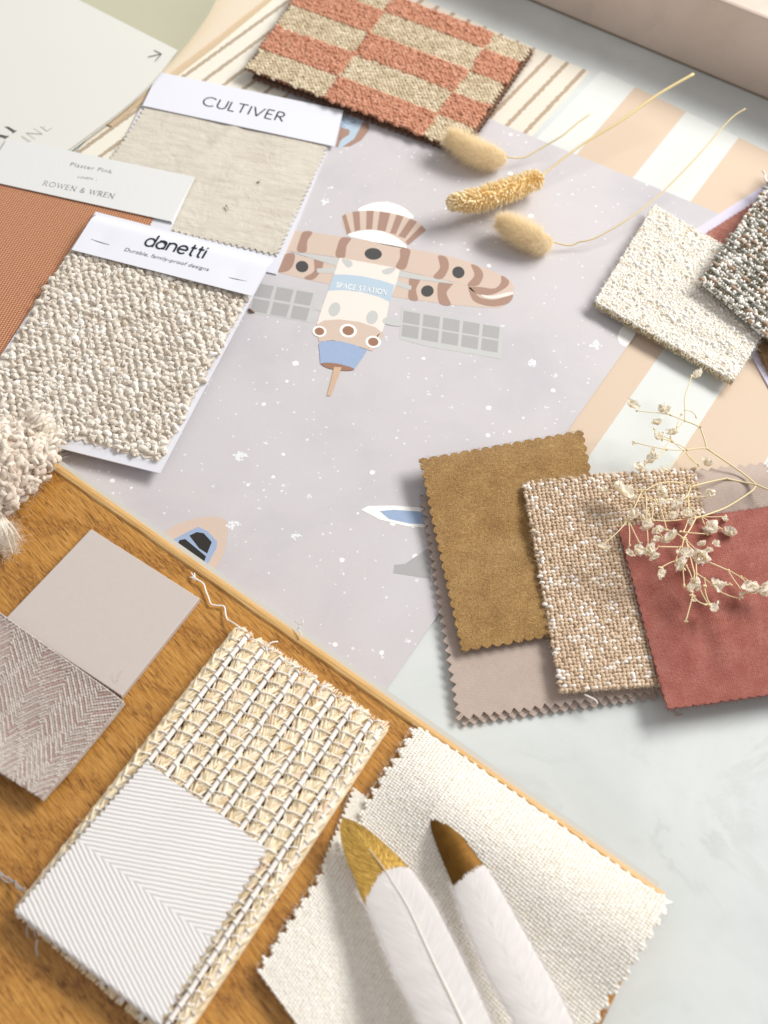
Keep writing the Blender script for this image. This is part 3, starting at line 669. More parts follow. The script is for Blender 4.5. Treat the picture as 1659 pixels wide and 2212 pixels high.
# sage leaf: grid whose right edge follows the curved outline
def loft(mb, Lp, Rp, zl, zr, bulge, th=.3, nx=24, mat=0, zf=None):
    Lp, Rp = np.array(Lp, float), np.array(Rp, float); k = 8*(len(Lp)-1)+1
    def sm(p):
        x = np.linspace(0, len(p)-1, k); i = np.clip(x.astype(int), 0, len(p)-2); t = (x-i)[:, None]; g_ = lambda j: p[np.clip(j, 0, len(p)-1)]
        p0, p1, p2, p3 = g_(i-1), g_(i), g_(i+1), g_(i+2)
        return .5*((2*p1)+(-p0+p2)*t+(2*p0-5*p1+4*p2-p3)*t*t+(-p0+3*p1-3*p2+p3)*t**3)
    a, b = sm(Lp), sm(Rp); s = np.linspace(0, 1, nx+1)
    zl = np.interp(np.linspace(0, 1, k), np.linspace(0, 1, len(zl)), zl); zr = np.interp(np.linspace(0, 1, k), np.linspace(0, 1, len(zr)), zr)
    XY = a[:, None]*(1-s)[None, :, None]+b[:, None]*s[None, :, None]
    Z = 0 if zf else zl[:, None]*(1-s)+zr[:, None]*s+bulge(s[None, :], np.linspace(0, 1, k)[:, None])
    if zf: Z = zf(XY[..., 1])
    V = D(XY[..., 0], XY[..., 1], Z); W = V.copy(); W[..., 2] -= th/1000
    i = np.arange(k*(nx+1)).reshape(k, nx+1); q = np.stack([i[1:, :-1], i[1:, 1:], i[:-1, 1:], i[:-1, :-1]], -1).reshape(-1, 4)
    n_ = np.cross(V[1, 0]-V[0, 0], V[0, 1]-V[0, 0])
    if n_[2] > 0: q = q  # grid runs down the picture: faces already face up
    uv = XY/35.
    mb.add(V, q, uv, .5, mat); mb.add(W, q[:, ::-1], uv, .5, mat)
    per = np.concatenate([i[0, :], i[1:, -1], i[-1, -2::-1], i[-2:0:-1, 0]]); m = len(per); kk = np.arange(m); k2 = (kk+1) % m
    mb.add(np.concatenate([V.reshape(-1, 3)[per], W.reshape(-1, 3)[per]]), np.stack([kk, k2, k2+m, kk+m], -1), None, .5, mat)
mb = MB(); loft(mb, [(-150, -260), (-100, -60), (60, 60), (200, 140)], [(520, -120), (464, 6), (425, 67), (352, 152)], [4], [4], lambda s, t: 9*s**5*(1-t)**.7+1.0, nx=30)
mb.build('green_page', plain('sage_paper', '#c0bfa8', .55), root)
pagez = lambda y: np.interp(y, [100, 330], [9.0, 4.4])
mb = MB()
loft(mb, [(-260, -220), (-260, -20), (-260, 200), (-260, 400), (-160, 520)], [(384, 108.6), (330, 174), (266, 235), (151, 321)], [9], [9], None, nx=40, zf=pagez)
M_page = plain('white_page', '#dcdcd7', .5, .35)
pg = mb.build('cover_page', M_page, root)
# second leaf edge just below the cover page
mb = MB(); loft(mb, [(-260, -190), (-260, 10), (-260, 210), (-260, 410), (-150, 530)], [(381, 113), (332, 177), (268, 238), (156, 324)], [7], [8], None, nx=30, zf=lambda y: pagez(y)*.84-.2)
mb.build('inner_page', plain('inner_page', '#cfcec6', .6), root)
mb = MB(); M_greyink = plain('grey_print', '#5a5a56', .5)
def bez(mb, pts, r, z):
    for a, b in zip(pts[:-1], pts[1:]):
        a, b = np.array(a, float), np.array(b, float); t = unit(b-a); n_ = np.array([-t[1], t[0]])*r
        q = [a-n_, b-n_, b+n_, a+n_]; decal(mb, q, z, 0)
for pts in ([(320.6, 122.4), (349, 116.2)], [(333, 108.6), (349, 116.2)], [(336, 131), (349, 116.2)]): bez(mb, pts, .75, 9.1)
mb.build('arrow', M_greyink, pg); mb = MB()
V, F = strokes('AT', .14, -.02, .12, thin=1.25); put(mb, V, F, (-18, 318), (44, 276), 5.5, 0, 1.0)
mb.build('lettering', M_greyink, pg); mb = MB()
V, F = strokes('LINE', .035, .42); put(mb, V, F, (48, 318), (113, 276), 5.5, 0, 1.0)
mb.build('lettering', M_greyink, pg)

# ------------------------------------------------------------------ sample cards
M_card = plain('white_card', '#d9dbe4', .6, .35, grain=.03); M_label = plain('white_label', '#dfe2ec', .5, .4)
M_inkb = plain('navy_black_print', '#1b2230', .5); M_inkg = plain('soft_grey_print', '#75777c', .6); M_steel = NT('steel').out('#8f9096', .3, None, .5, Metallic=1.0)
def slabq(mb, q, z0, z1, mat=0): slab(mb, q, z0, z1, mat)
# linen swatch card with wide white header
root = thing('swatch_card', tuple(D(450, 400, 2)), 'white card reading CULTIVER above a natural flax linen swatch', 'fabric sample', 'fabric sample cards')
mb = MB(); slab(mb, [(342, 155), (742, 238), (597, 592), (173, 492)], 1.45, 2.3); mb.build('backing_card', M_card, root)
n = NT('flax_linen'); uv, u, v = n.uv()
st = n.noise(n.comb(n.math('MULTIPLY', u, .9), n.math('MULTIPLY', v, 16.0)), 1.0, 4, .7)
sv = n.noise(n.comb(n.math('MULTIPLY', u, 34.0), n.math('MULTIPLY', v, 1.5)), 1.0, 3, .7)
big = n.noise(n.comb(n.math('MULTIPLY', u, .35), n.math('MULTIPLY', v, 2.2), 3.0), 1.0, 4, .6)
c = n.ramp(st, [(.25, '#aaa395'), (.45, '#c9c3b6'), (.62, '#d6d1c5'), (.8, '#e2ded5')])
c = n.mix(n.math('MULTIPLY_ADD', big, 2.4, -1.1, clamp=True), c, '#b3a799')
c = n.mix(n.math('MULTIPLY', sv, .35), c, '#ded9cd')
h = n.math('ADD', n.math('MULTIPLY', st, .7), n.math('MULTIPLY', sv, .5)); h = n.math('ADD', h, n.math('MULTIPLY', n.noise(uv, .55, 3, .6, 1.2), 6.0))
M_linen = n.out(c, .9, n.bump(h, .0002), .15, .2)
S = Surf([(310, 232, 2.4), (712, 317, 2.4), (600, 556, 2.4), (165, 455, 2.4)], lambda s, t: .35*np.sin(9*s+5*t)*np.sin(pi*s)+.9*np.exp(-((s-.5+.25*t)/.035)**2)*np.clip(1-t*1.8, 0, 1)+.25*np.sin(13*t+2))
mb = MB(); cloth(mb, S, .55, .4, {'r': (4.4, 2.4, tri), 'l': (4.4, 2.4, tri), 'b': (4.4, 2.4, tri)}); edge_fuzz(mb, S, 160, 'rlb', .0014, .00005, .4)
sw = mb.build('linen_swatch', M_linen, root)
mb = MB(); slab(mb, [(342, 155), (742, 238), (722, 316), (308, 228)], 3.9, 4.3); slab(mb, [(343, 155.5), (741, 238), (738, 243), (340, 161)], 2.32, 3.88)
lb = mb.build('header_label', M_label, root)
mb = MB(); V, F = strokes('CULTIVER', .12, .13, thin=.1); put(mb, V, F, (434, 226), (611, 263), 4.36, 0, 1.0); mb.build('lettering', M_inkb, lb)
M_lint = plain('lint', '#aeb0a6', .9)
for (x, y, dx, dy) in ((487, 446, 6, 9), (556, 392, 7, -3)):
    mb = MB(); tube1(mb, [D(x, y, 3.4), D(x+dx*.5, y-dy*.3, 4.4), D(x+dx, y+dy, 3.6)], [.0003, .0006, .0002], 6, smooth=3)
    mb.build('lint', M_lint, sw)

# rust linen card
root = thing('swatch_card', tuple(D(150, 450, 5)), 'white label reading Plaster Pink over a rust coloured linen swatch, left edge', 'fabric sample', 'fabric sample cards')
mb = MB(); slab(mb, [(17, 300), (420, 384), (215, 830), (-250, 740)], 4.7, 5.2); mb.build('backing_card', M_card, root)
n = NT('rust_linen'); uv, u, v = n.uv(); h, par = weave(n, u, v, 5.6, 6.4)
f = n.noise(n.comb(n.math('MULTIPLY', u, 2.0), n.math('MULTIPLY', v, 30.0)), 1.0, 3)
c = n.ramp(n.math('ADD', n.math('MULTIPLY', h, .7), n.math('MULTIPLY', f, .3)), [(.1, '#70402a'), (.35, '#a56540'), (.65, '#c88a62'), (.9, '#e6b894')])
M_rust = n.out(c, .8, n.bump(h, .00035), .3, .2)
S = Surf([(-10, 384, 5.3), (338, 462, 5.3), (178, 800, 5.3), (-270, 730, 5.3)])
mb = MB(); cloth(mb, S, .5, .5, {'r': (3, 1.2, tri)}); mb.build('linen_swatch', M_rust, root)
mb = MB(); slab(mb, [(17, 298), (420, 382), (369, 478), (-40, 387)], 6.6, 7.0); slab(mb, [(420, 382), (418, 386), (371, 481), (369, 478)], 5.25, 6.58)
lb = mb.build('header_label', plain('pale_label', '#dadcdc', .6, .3, grain=.1, gscale=500), root)
mb = MB(); V, F = text_mesh('Plaster Pink', 0, 1.12); put(mb, V, F, (150.5, 358), (241, 375), 7.06, 0, .95)
V, F = text_mesh('LINEN  ,', .15, 1.0); put(mb, V, F, (167, 384.5), (209, 389.5), 7.06, 0, .75)
V, F = strokes('ROWEN & WREN', .10, .26, .13); put(mb, V, F, (91, 399.5), (245, 429), 7.06, 0, 1.05)
mb.build('lettering', M_inkg, lb)

# boucle card
root = thing('swatch_card', tuple(D(300, 700, 8)), 'white card reading danetti stapled over a chunky cream boucle swatch', 'fabric sample', 'fabric sample cards')
mb = MB(); slab(mb, [(207, 457), (590, 557), (345, 1022), (-93, 912)], 7.1, 7.9); mb.build('backing_card', M_card, root)
M_boucle = yarn('boucle_yarn', [(0, '#c8bcac'), (.35, '#dad1c4'), (.6, '#e4ded4'), (.85, '#efebe5'), (1, '#fdfcfb')], .75, .1, .0009, 7, .4, .42)
S = Surf([(158, 535, 8.2), (548, 630, 8.2), (345, 1000, 8.2), (-72, 893, 8.2)], lambda s, t: .5*np.sin(5*s+7*t))
mb = MB(); cloth(mb, S, .8, .6, {k: (6.0, 2.2, tri) for k in 'rb'})
pa, pb = 5.0, 3.9
na, nb = int(S.W/pa), int(S.L/pb)
I, J = np.meshgrid(np.arange(na+1), np.arange(nb+1)); I = I.ravel(); J = J.ravel(); N = len(I)
a = (I+.5*(J % 2)+rng.normal(0, .10, N))*pa; b = (J+rng.normal(0, .13, N)+.25*np.sin(I*.9))*pb
k = (a > .6) & (a < S.W-.6) & (b > 0) & (b < S.L-.8) & inside(S, m=.5)(a, b); a, b, I, J = a[k], b[k], I[k], J[k]; N = len(a)
o, ex_, ey_, nn = S.frame(a, b, 1.7)
ang = rng.normal(0, .42, N)+np.where((I+J) % 3 == 0, .5, -.12); ax = unit(np.cos(ang)[:, None]*ex_+np.sin(ang)[:, None]*ey_+nn*rng.normal(0, .12, N)[:, None])
tn = np.clip(rng.normal(.5, .17, N), 0, .93)
blobs(mb, o+nn*rng.normal(0, .00025, N)[:, None], ax, nn, .0029*rng.uniform(.75, 1.25, N), .00175*rng.uniform(.75, 1.25, N), .00150*rng.uniform(.8, 1.2, N), .0010, tn, rough=.16, K=6, M=9)
for q_ in (-1, 0, 1):
    ax2 = unit(ax*.62+np.cross(nn, ax)*.78+rng.normal(0, .12, (N, 3)))
    blobs(mb, o+ax*(q_*.00125+rng.normal(0, .0002, N))[:, None]+nn*(.00105-.00022*abs(q_)), ax2, nn, .00155*rng.uniform(.7, 1.2, N), .00048, .00055, .0007, np.clip(tn+rng.normal(.08, .2, N), 0, 1), rough=.12, K=4, M=6)
# thinner darker ties between the knots and shiny slubs
k2 = rng.uniform(size=N) < .8; M_ = k2.sum()
blobs(mb, o[k2]+ey_[k2]*.0020+ex_[k2]*.0008-nn[k2]*.0002, unit(ex_[k2]*.3+ey_[k2]+rng.normal(0, .3, (M_, 3))), nn[k2], .0018, .0011, .0011, .0004, np.clip(rng.normal(.3, .2, M_), 0, 1), rough=.2)
k3 = rng.uniform(size=N) < .13; M_ = k3.sum()
blobs(mb, o[k3]+nn[k3]*.0009+rng.normal(0, .0008, (M_, 3)), ex_[k3], nn[k3], .0007, .00055, .0006, 0, 1.0)
top_fuzz(mb, S, 2600, .0026, .00006, 2.6, tone=.9); edge_fuzz(mb, S, 400, 'rb', .0022, .00005, 1.4, tone=.7)
mb.build('boucle_swatch', M_boucle, root)
lbq = [(207, 457), (590, 557), (545, 640), (155, 540)]
S = Surf([(207, 457, 12.6), (590, 557, 12.6), (545, 640, 12.9), (155, 540, 12.9)], lambda s, t: -2.6*np.exp(-(t/.14)**2)-.35*np.exp(-((s-.12)/.05)**2)*np.exp(-((t-.62)/.25)**2)-.35*np.exp(-((s-.86)/.05)**2)*np.exp(-((t-.62)/.25)**2))
mb = MB(); cloth(mb, S, .35, 1.0); slab(mb, [(208, 458), (589, 557), (586, 563), (205, 464)], 7.95, 9.9); lb = mb.build('header_label', M_label, root)
mb = MB(); V, F = strokes('danetti', .18, .07, thin=.2, shear=.06); put(mb, V, F, (309, 529), (441, 558.5), 13.35, 0, .98)
V, F = text_mesh('Durable, family-proof designs', .12, 1.02, -.008); put(mb, V, F, (268, 541.5), (450, 585.5), 13.4, 0, .92)
mb.build('lettering', M_inkb, lb)
for (x0, y0, x1, y1) in ((190, 515, 241, 531), (492, 599, 546, 611)):
    mb = MB(); tube1(mb, [D(x0, y0, 11.9), D(x0+2, y0+.6, 12.7), D(x0+.3*(x1-x0), y0+.3*(y1-y0), 12.9), D(x0+.7*(x1-x0), y0+.7*(y1-y0), 12.9), D(x1-2, y1-.6, 12.7), D(x1, y1, 11.9)], .00028, 8, smooth=4)
    mb.build('staple', M_steel, lb)

# ------------------------------------------------------------------ checked rug swatch and the dark one under it
n = NT('brown_pile'); f = n.noise(n.pos(), 900, 4, .7)
M_bpile = n.out(n.ramp(f, [(.3, '#4a2f1f'), (.6, '#7a5238'), (.8, '#95694a')]), .95, n.bump(f, .0006), .1, .4)
S2 = Surf([(690, -62, 3.6), (1154, 116, 2.4), (1000, 340, 2.0), (545, 172, 3.0)])
mb = MB(); cloth(mb, S2, 2.0, .9, {k: (5.2, 2.2, tri) for k in 'rb'}); top_fuzz(mb, S2, 3000, .0022, .00006, 2.0, lean=.9, inset=.5); edge_fuzz(mb, S2, 700, 'rb', .0025, .00006, 1.4)
tag(mb.build('rug_swatch', M_bpile), 'dark brown pile swatch lying underneath the checked rug swatch, only its edge showing', 'fabric sample')
M_rugt = yarn('flat_tan_yarn', [(0, '#b39f80'), (.5, '#d3c4a8'), (1, '#eee4cd')], .85, 0, .0002, 10)
n = NT('terracotta_chenille'); f = n.noise(n.pos(), 1100, 4, .75); g = n.noise(n.pos(), 250, 3, .6); t_ = n.attr()
c = n.ramp(n.math('ADD', n.math('MULTIPLY', f, .5), n.math('MULTIPLY', g, .5)), [(.3, '#a8694c'), (.5, '#cd9276'), (.68, '#e2b39b')])
M_rugo = n.out(c, .95, n.bump(n.math('ADD', f, g), .0004), .1, .2)
M_rugb = plain('rug_backing', '#6b452e', .95)
S = Surf([(679, -65, 6.0), (1150, 108, 5.0), (993, 330, 4.6), (525, 156, 7.5)], lambda s, t: 1.2*np.sin(pi*s)+1.4*np.exp(-((s+t*.2)/.12)**2)+1.6*np.exp(-((1-t)/.10)**2)*np.exp(-(s/.35)**2))
mb = MB(); cloth(mb, S, 1.0, .8, {k: (4.6, 2.0, tri) for k in 'rbl'}, mat=2)
W_, L_ = S.W, S.L; rows = 4.72; rh = L_/rows
colb = [0, .375*W_, .832*W_, W_+50]
# flat tan ribs and terracotta pile, row by row
pit = 2.0; nb = int(L_/pit); na = int(W_/3.2)
I, J = np.meshgrid(np.arange(na+1), np.arange(nb+1)); I, J = I.ravel(), J.ravel(); N = len(I)
a = (I+.5*(J % 2)+rng.normal(0, .07, N))*3.2; b = (J+.5+rng.normal(0, .07, N))*pit
rr = np.floor((L_-b)/rh+.05).astype(int); cc = np.digitize(a, colb)-1; tan = (rr+cc) % 2 == 0
tt = lambda x, p: tri(x/p)*2.0
inb = inside(S, m=.3)(a, b) & (b > .5)
k = tan & inb; o, ex_, ey_, nn = S.frame(a[k], b[k], 1.3)
zg = np.where(I[k] % 2 == 0, .30, -.30); ax = unit(ex_+ey_*zg[:, None])
blobs(mb, o, ax, nn, .0021, .00098, .0009, .0005, np.clip(rng.normal(.55, .2, len(o)), 0, 1), 0, .08)
k = (~tan) & inb; o, ex_, ey_, nn = S.frame(a[k], b[k], 1.5)
ax = unit(ex_+ey_*rng.normal(0, .35, len(o))[:, None]+nn*rng.normal(0, .25, len(o))[:, None])
blobs(mb, o+nn*rng.normal(0, .0003, len(o))[:, None], ax, nn, .0024*rng.uniform(.7, 1.2, len(o)), .0014, .0013, .0004, .5, 1, .22)
kk = rng.permutation(len(o))[:5000] if len(o) > 5000 else np.arange(len(o))
fibres(mb, o[kk]+nn[kk]*.0006, nn[kk]+rng.normal(0, .8, (len(kk), 3)), .0019*rng.uniform(.5, 1.2, len(kk)), .00007, .5, mat=1)
mb.build('x', [M_rugt, M_rugo, M_rugb]).name = 'rug_swatch'
o_ = bpy.context.scene.objects.get('rug_swatch.001') or [q for q in bpy.data.objects if q.name.startswith('rug_swatch')][-1]
tag(o_, 'checked rug swatch in terracotta pile and flat tan weave with zigzag cut edges', 'fabric sample')
for q in bpy.data.objects:
    if q.name.startswith('rug_swatch'): q['group'] = 'loose fabric swatches'

# ------------------------------------------------------------------ weave of real yarns on a swatch
def woven(mb, S, pa, pb, dz, la, wa, ha, jit=.06, tonefn=None, inset=(0, 0, 0, 0), edge=None, mat=0, angj=.1, K=4, M=7, rough=.1, over=1.0, twill=1):
    """plain weave: alternating floats along a (weft) and b (warp)"""
    l0, r0, t0, b0 = inset
    na, nb = int((S.W-l0-r0)/pa), int((S.L-t0-b0)/pb)
    I, J = np.meshgrid(np.arange(na+1), np.arange(nb+1)); I, J = I.ravel(), J.ravel(); N = len(I)
    a = l0+(I+.3+rng.normal(0, jit, N))*pa; b = t0+(J+.3+rng.normal(0, jit, N))*pb
    k = (a < S.W-r0) & (b < S.L-b0)
    if edge is not None: k &= edge(a, b)
    a, b, I, J = a[k], b[k], I[k], J[k]; N = len(a)
    o, ex, ey, nn = S.frame(a, b, dz); warp = ((I//twill+J) % 2 == 0)
    tn = tonefn(N, warp, I, J) if tonefn else np.clip(rng.normal(.5, .2, N), 0, 1)
    ax = np.where(warp[:, None], ey, ex); sd = np.where(warp[:, None], ex, ey); ax = unit(ax+sd*rng.normal(0, angj, N)[:, None])
    hx = np.where(warp, pb, pa)*la*over/1000*rng.uniform(.92, 1.08, N); hy = np.where(warp, pa, pb)*wa/1000*rng.uniform(.88, 1.1, N)
    blobs(mb, o, ax, nn, hx, hy, ha/1000*rng.uniform(.85, 1.12, N), ha*.45/1000, tn, mat, rough, K, M)
# ------------------------------------------------------------------ swatches at the lower right
M_mauve = None
def napped(name, cols, wf=9.0, bump=.00025, sheen=.5, rough=.92):
    n = NT(name); uv, u, v = n.uv()
    h, par = weave(n, n.math('ADD', u, n.math('MULTIPLY', n.noise(uv, 3, 2), .12)), v, wf, wf*.8)
    f = n.noise(uv, 30, 4, .7); g = n.noise(uv, 1.0, 3, .6); s = n.noise(n.comb(n.math('MULTIPLY', u, 4.0), n.math('MULTIPLY', v, 16.0)), 1.0, 2)
    x = n.math('ADD', n.math('ADD', n.math('MULTIPLY', h, .10), n.math('MULTIPLY', f, .50)), n.math('ADD', n.math('MULTIPLY', g, .22), n.math('MULTIPLY', s, .28)))
    c = n.ramp(x, [(.3, cols[0]), (.5, cols[1]), (.72, cols[2])])
    return n.out(c, rough, n.bump(n.math('ADD', n.math('MULTIPLY', h, .2), n.math('ADD', f, s)), bump), .15, sheen)
M_mauve = napped('mauve_felt', ('#a3938a', '#b3a399', '#c0b1a8'), 9, .00012, .2)
e = {k: (5.6, 3.0, tri) for k in 'lbtr'}
S = Surf([(905, 1085, 1.5), (1656, 1016, 1.5), (1742, 1468, 1.5), (998, 1571, 1.2)])
mb = MB(); cloth(mb, S, .8, .7, e); edge_fuzz(mb, S, 300, 'lb', .0012, .00005, .4)
tag(mb.build('fabric_swatch', M_mauve), 'lower of the two mauve felt swatches, only its zigzag teeth showing under the upper one', 'fabric sample')
S = Surf([(905, 1070, 3.4), (1655, 1003, 5.4), (1735, 1458, 3.0), (985, 1560, 2.6)], lambda s, t: 5.5*np.exp(-((t-.10)/.10)**2)*np.clip((s-.55)*3, 0, 1)+.9*np.sin(pi*s)*np.sin(pi*t)+.5*np.exp(-(s/.05)**2)*np.sin(9*t))
mb = MB(); cloth(mb, S, .9, .7, e); edge_fuzz(mb, S, 400, 'lbr', .0012, .00005, .5)
tag(mb.build('fabric_swatch', M_mauve), 'large mauve felt swatch with zigzag edges underneath the brown, tweed and red swatches', 'fabric sample')
n = NT('ochre_velvet'); uv, u, v = n.uv()
f = n.noise(n.comb(n.math('MULTIPLY', u, 5.0), n.math('MULTIPLY', v, 11.0)), 1.0, 3, .65, 1.2); f2 = n.noise(n.comb(n.math('MULTIPLY', u, 12.0), n.math('MULTIPLY', v, 6.0)), 1.0, 2, .6, 1.5)
g = n.noise(uv, .7, 3, .6)
x = n.math('ADD', n.math('MULTIPLY', f, .4), n.math('ADD', n.math('MULTIPLY', f2, .35), n.math('MULTIPLY', g, .25)))
M_ochre = n.out(n.ramp(x, [(.32, '#75542f'), (.5, '#a27c46'), (.66, '#c7a56c')]), .85, n.bump(n.math('ADD', f, f2), .0007), .15, .35)
e = {k: (6.0, 2.0, scal) for k in 'lbtr'}
S = Surf([(903, 998, 8.3), (1257, 935, 7.2), (1348, 1352, 6.6), (995, 1412, 6.4)],
         lambda s, t: 3.0*np.exp(-((t-.08)/.16)**2)+1.2*np.exp(-((t-.85)/.2)**2)-2.6*np.exp(-((t-.52+.14*s)/.10)**2)*np.clip(s*1.6, 0, 1)+1.8*np.exp(-((t-.36-.1*s)/.05)**2)*np.clip(s*1.5-.3, 0, 1)+.9*np.exp(-(((s-.62)/.04)**2+((t-.42)/.07)**2))+1.2*np.exp(-(((s-.45-.3*t)/.03)**2))*np.exp(-((t-.45)/.12)**2)+.25*np.sin(17*s+9*t)*np.sin(11*t))
mb = MB(); cloth(mb, S, .9, .6, e); edge_fuzz(mb, S, 500, 'ltb', .0011, .00005, .6)
tag(mb.build('fabric_swatch', M_ochre), 'golden brown velvet swatch with wavy cut edges, leftmost of the overlapping swatches', 'fabric sample')
M_tweed = yarn('tan_tweed_yarn', [(0, '#bba389'), (.4, '#d0b99f'), (.72, '#dfcdb7'), (.80, '#e6dac9'), (.86, '#e9e2da'), (1, '#f0ece8')], .85, .3, .0002, 9, .25, .22)
S = Surf([(1128, 1047, 9.6), (1500, 1014, 9.5), (1592, 1472, 6.2), (1210, 1500, 8.2)], lambda s, t: (1.0*np.sin(pi*t)+.5*np.sin(7*t+3*s))*np.clip(1.6-2*s, 0, 1)+3.0*np.exp(-((t)/.15)**2)*np.clip(1-abs(s-.45)*1.6, 0, 1))
e = {k: (5.8, 1.4, scal) for k in 'lbtr'}
mb = MB(); cloth(mb, S, .6, .7, e, tone=.15)
def tw(N, warp, I, J):
    t = np.clip(rng.normal(.38, .17, N), 0, .7); wh = rng.uniform(size=N) < np.where(warp, .04, .22); t[wh] = rng.uniform(.85, 1, wh.sum())
    row = (np.sin(J*1.7)+np.sin(J*.63+1) > 1.25); k = row & (rng.uniform(size=N) < .3) & ~warp; t[k] = .9; return t
woven(mb, S, 2.35, 2.1, 1.15, .76, .46, 1.0, .09, tw, edge=inside(S, e), angj=.16, rough=.16, M=8)
edge_fuzz(mb, S, 350, 'lbtr', .002, .00006, 1.0, tone=.7); top_fuzz(mb, S, 700, .0016, .00004, 1.8, tone=.8)
for q in ((1262, 1500, 1286, 1512, 1290, 1520), (1495, 1092, 1505, 1084, 1512, 1092)):
    tube1(mb, [D(q[0], q[1], 8), D(q[2], q[3], 8), D(q[4], q[5], 7)], .0005, 6, 0, .95, 3)
tag(mb.build('fabric_swatch', M_tweed), 'tan tweed swatch flecked with white slubs, between the golden brown and red swatches', 'fabric sample')
n = NT('red_velvet'); uv, u, v = n.uv()
dg = n.noise(n.comb(n.math('MULTIPLY', n.math('ADD', u, v), 3.0), n.math('MULTIPLY', n.math('SUBTRACT', u, v), 16.0)), 1.0, 2, .6)
h, par = weave(n, u, v, 8.0, 8.0); f = n.noise(uv, 45, 3, .7); g = n.noise(uv, .9, 2, .5)
x = n.math('ADD', n.math('MULTIPLY', dg, .42), n.math('ADD', n.math('MULTIPLY', h, .06), n.math('ADD', n.math('MULTIPLY', f, .32), n.math('MULTIPLY', g, .24))))
M_red = n.out(n.ramp(x, [(.32, '#7a4037'), (.5, '#96564c'), (.68, '#b17a6f')]), .9, n.bump(n.math('ADD', dg, n.math('MULTIPLY', h, .3)), .0003), .12, .25)
e = {k: (5.2, .9, scal) for k in 'lbtr'}
S = Surf([(1333, 1140, 12.5), (1700, 1090, 12.5), (1795, 1483, 11.0), (1440, 1536, 10.5)], lambda s, t: 1.3*np.sin(pi*t)*np.sin(pi*s)+.3*np.sin(9*s+4*t)*np.sin(7*t)+1.5*np.exp(-((1-t)/.06)**2)*np.exp(-((s)/.2)**2)-1.5*np.exp(-(((s-.32)/.06)**2+((t-.62)/.2)**2))+1.0*np.exp(-(((s-.42)/.08)**2+((t-.6)/.22)**2)))
mb = MB(); cloth(mb, S, .9, .6, e); edge_fuzz(mb, S, 900, 'lbt', .0016, .00006, .5)
tag(mb.build('fabric_swatch', M_red), 'brick red velvet swatch under the dried gypsophila sprig, on top of the tan tweed swatch', 'fabric sample')
mb = MB(); tube1(mb, [D(1452, 1535, .6), D(1462, 1541, 1.0), D(1460, 1547, .6), D(1474, 1543, .5)], .0003, 5, smooth=4)
tag(mb.build('loose_thread', plain('pinkish_thread', '#c9a89c')), 'tiny pinkish thread on the bare marble below the red velvet swatch', 'thread')

# ------------------------------------------------------------------ swatches at the right edge
root = thing('swatch_card', tuple(D(1650, 600, 1)), 'lilac white card with rust and golden brown pile fabric at the right edge', 'fabric sample', 'fabric sample cards')
mb = MB(); slab(mb, [(1479, 510), (1800, 304), (1960, 590), (1650, 816), (1790, 1066)][:3]+[(1990, 900), (1779, 1047)], .5, 1.4); mb.build('backing_card', plain('lilac_card', '#cfcbe0', .6), root)
n = NT('rust_velvet'); f = n.noise(n.pos(), 800, 4, .7); g = n.noise(n.pos(), 220, 2)
M_rv = n.out(n.ramp(n.math('ADD', n.math('MULTIPLY', f, .6), n.math('MULTIPLY', g, .4)), [(.35, '#8a4d3f'), (.5, '#a5695a'), (.65, '#b87e6e')]), .95, n.bump(f, .0004), .1, .5)
S = Surf([(1500, 520, 1.5), (1800, 328, 1.5), (1860, 440, 1.5), (1570, 640, 1.5)])
mb = MB(); cloth(mb, S, 1.2, .6, {k: (4.2, 1.6, tri) for k in 'tl'}); edge_fuzz(mb, S, 500, 't', .0012, .00005, .8); mb.build('rust_swatch', M_rv, root)
n = NT('gold_pile'); f = n.noise(n.pos(), 700, 4, .7)
M_gp = n.out(n.ramp(f, [(.3, '#7d5c33'), (.5, '#a98555'), (.7, '#c9a878')]), .95, n.bump(f, .0008), .1, .5)
S = Surf([(1600, 690, 1.5), (1800, 560, 1.5), (1900, 720, 1.5), (1662, 812, 1.5)])
mb = MB(); cloth(mb, S, 1.6, .6, {k: (4.5, 1.6, tri) for k in 'lb'}); top_fuzz(mb, S, 5000, .0022, .00007, 1.6, lean=.7, inset=.5); edge_fuzz(mb, S, 700, 'lb', .0024, .00007, 1.0); mb.build('golden_swatch', M_gp, root)

M_wb = yarn('ivory_slub', [(0, '#dccbb0'), (.25, '#ece5d8'), (.6, '#f3f0e8'), (1, '#faf9f6')], .9, .3, .0002, 9, .2, .14)
M_fr = yarn('gold_fringe', [(0, '#9d8560'), (.5, '#c4b48d'), (1, '#ebe3cc')], .6, .2, .0002, 8)
S = Surf([(1412, 448, 7.0), (1712, 622, 4.0), (1582, 828, 6.5), (1283, 657, 6.5)], lambda s, t: 1.0*np.sin(pi*s)*np.sin(pi*t)+.8*np.exp(-((1-t)/.08)**2)-.9*np.exp(-((t-.84)/.05)**2)*np.clip(s*2-.4, 0, 1))
root = thing('fabric_swatch', tuple(S.P(S.W/2, S.L/2, -5)), 'ivory boucle swatch with a golden frayed lower edge, on the block striped wallpaper', 'fabric sample')
mb = MB(); cloth(mb, S, 1.5, .9, {k: (9, .8, scal) for k in 'lrt'}, tone=.3)
def wt(N, warp, I, J):
    t = np.clip(rng.normal(.62, .16, N), 0, 1); k = np.sin(J*.5+np.sin(I*.15)*1.2) > .93; t[k] -= .3; s = rng.uniform(size=N) < .01; t[s] = .05; return np.clip(t, 0, 1)
woven(mb, S, 1.75, 1.5, 1.8, .72, .50, .8, .2, wt, angj=.5, rough=.2, M=8)
o, ex_, ey_, nn = S.frame(rng.uniform(1, S.W-1, 260), rng.uniform(1, S.L-1, 260), 2.3)
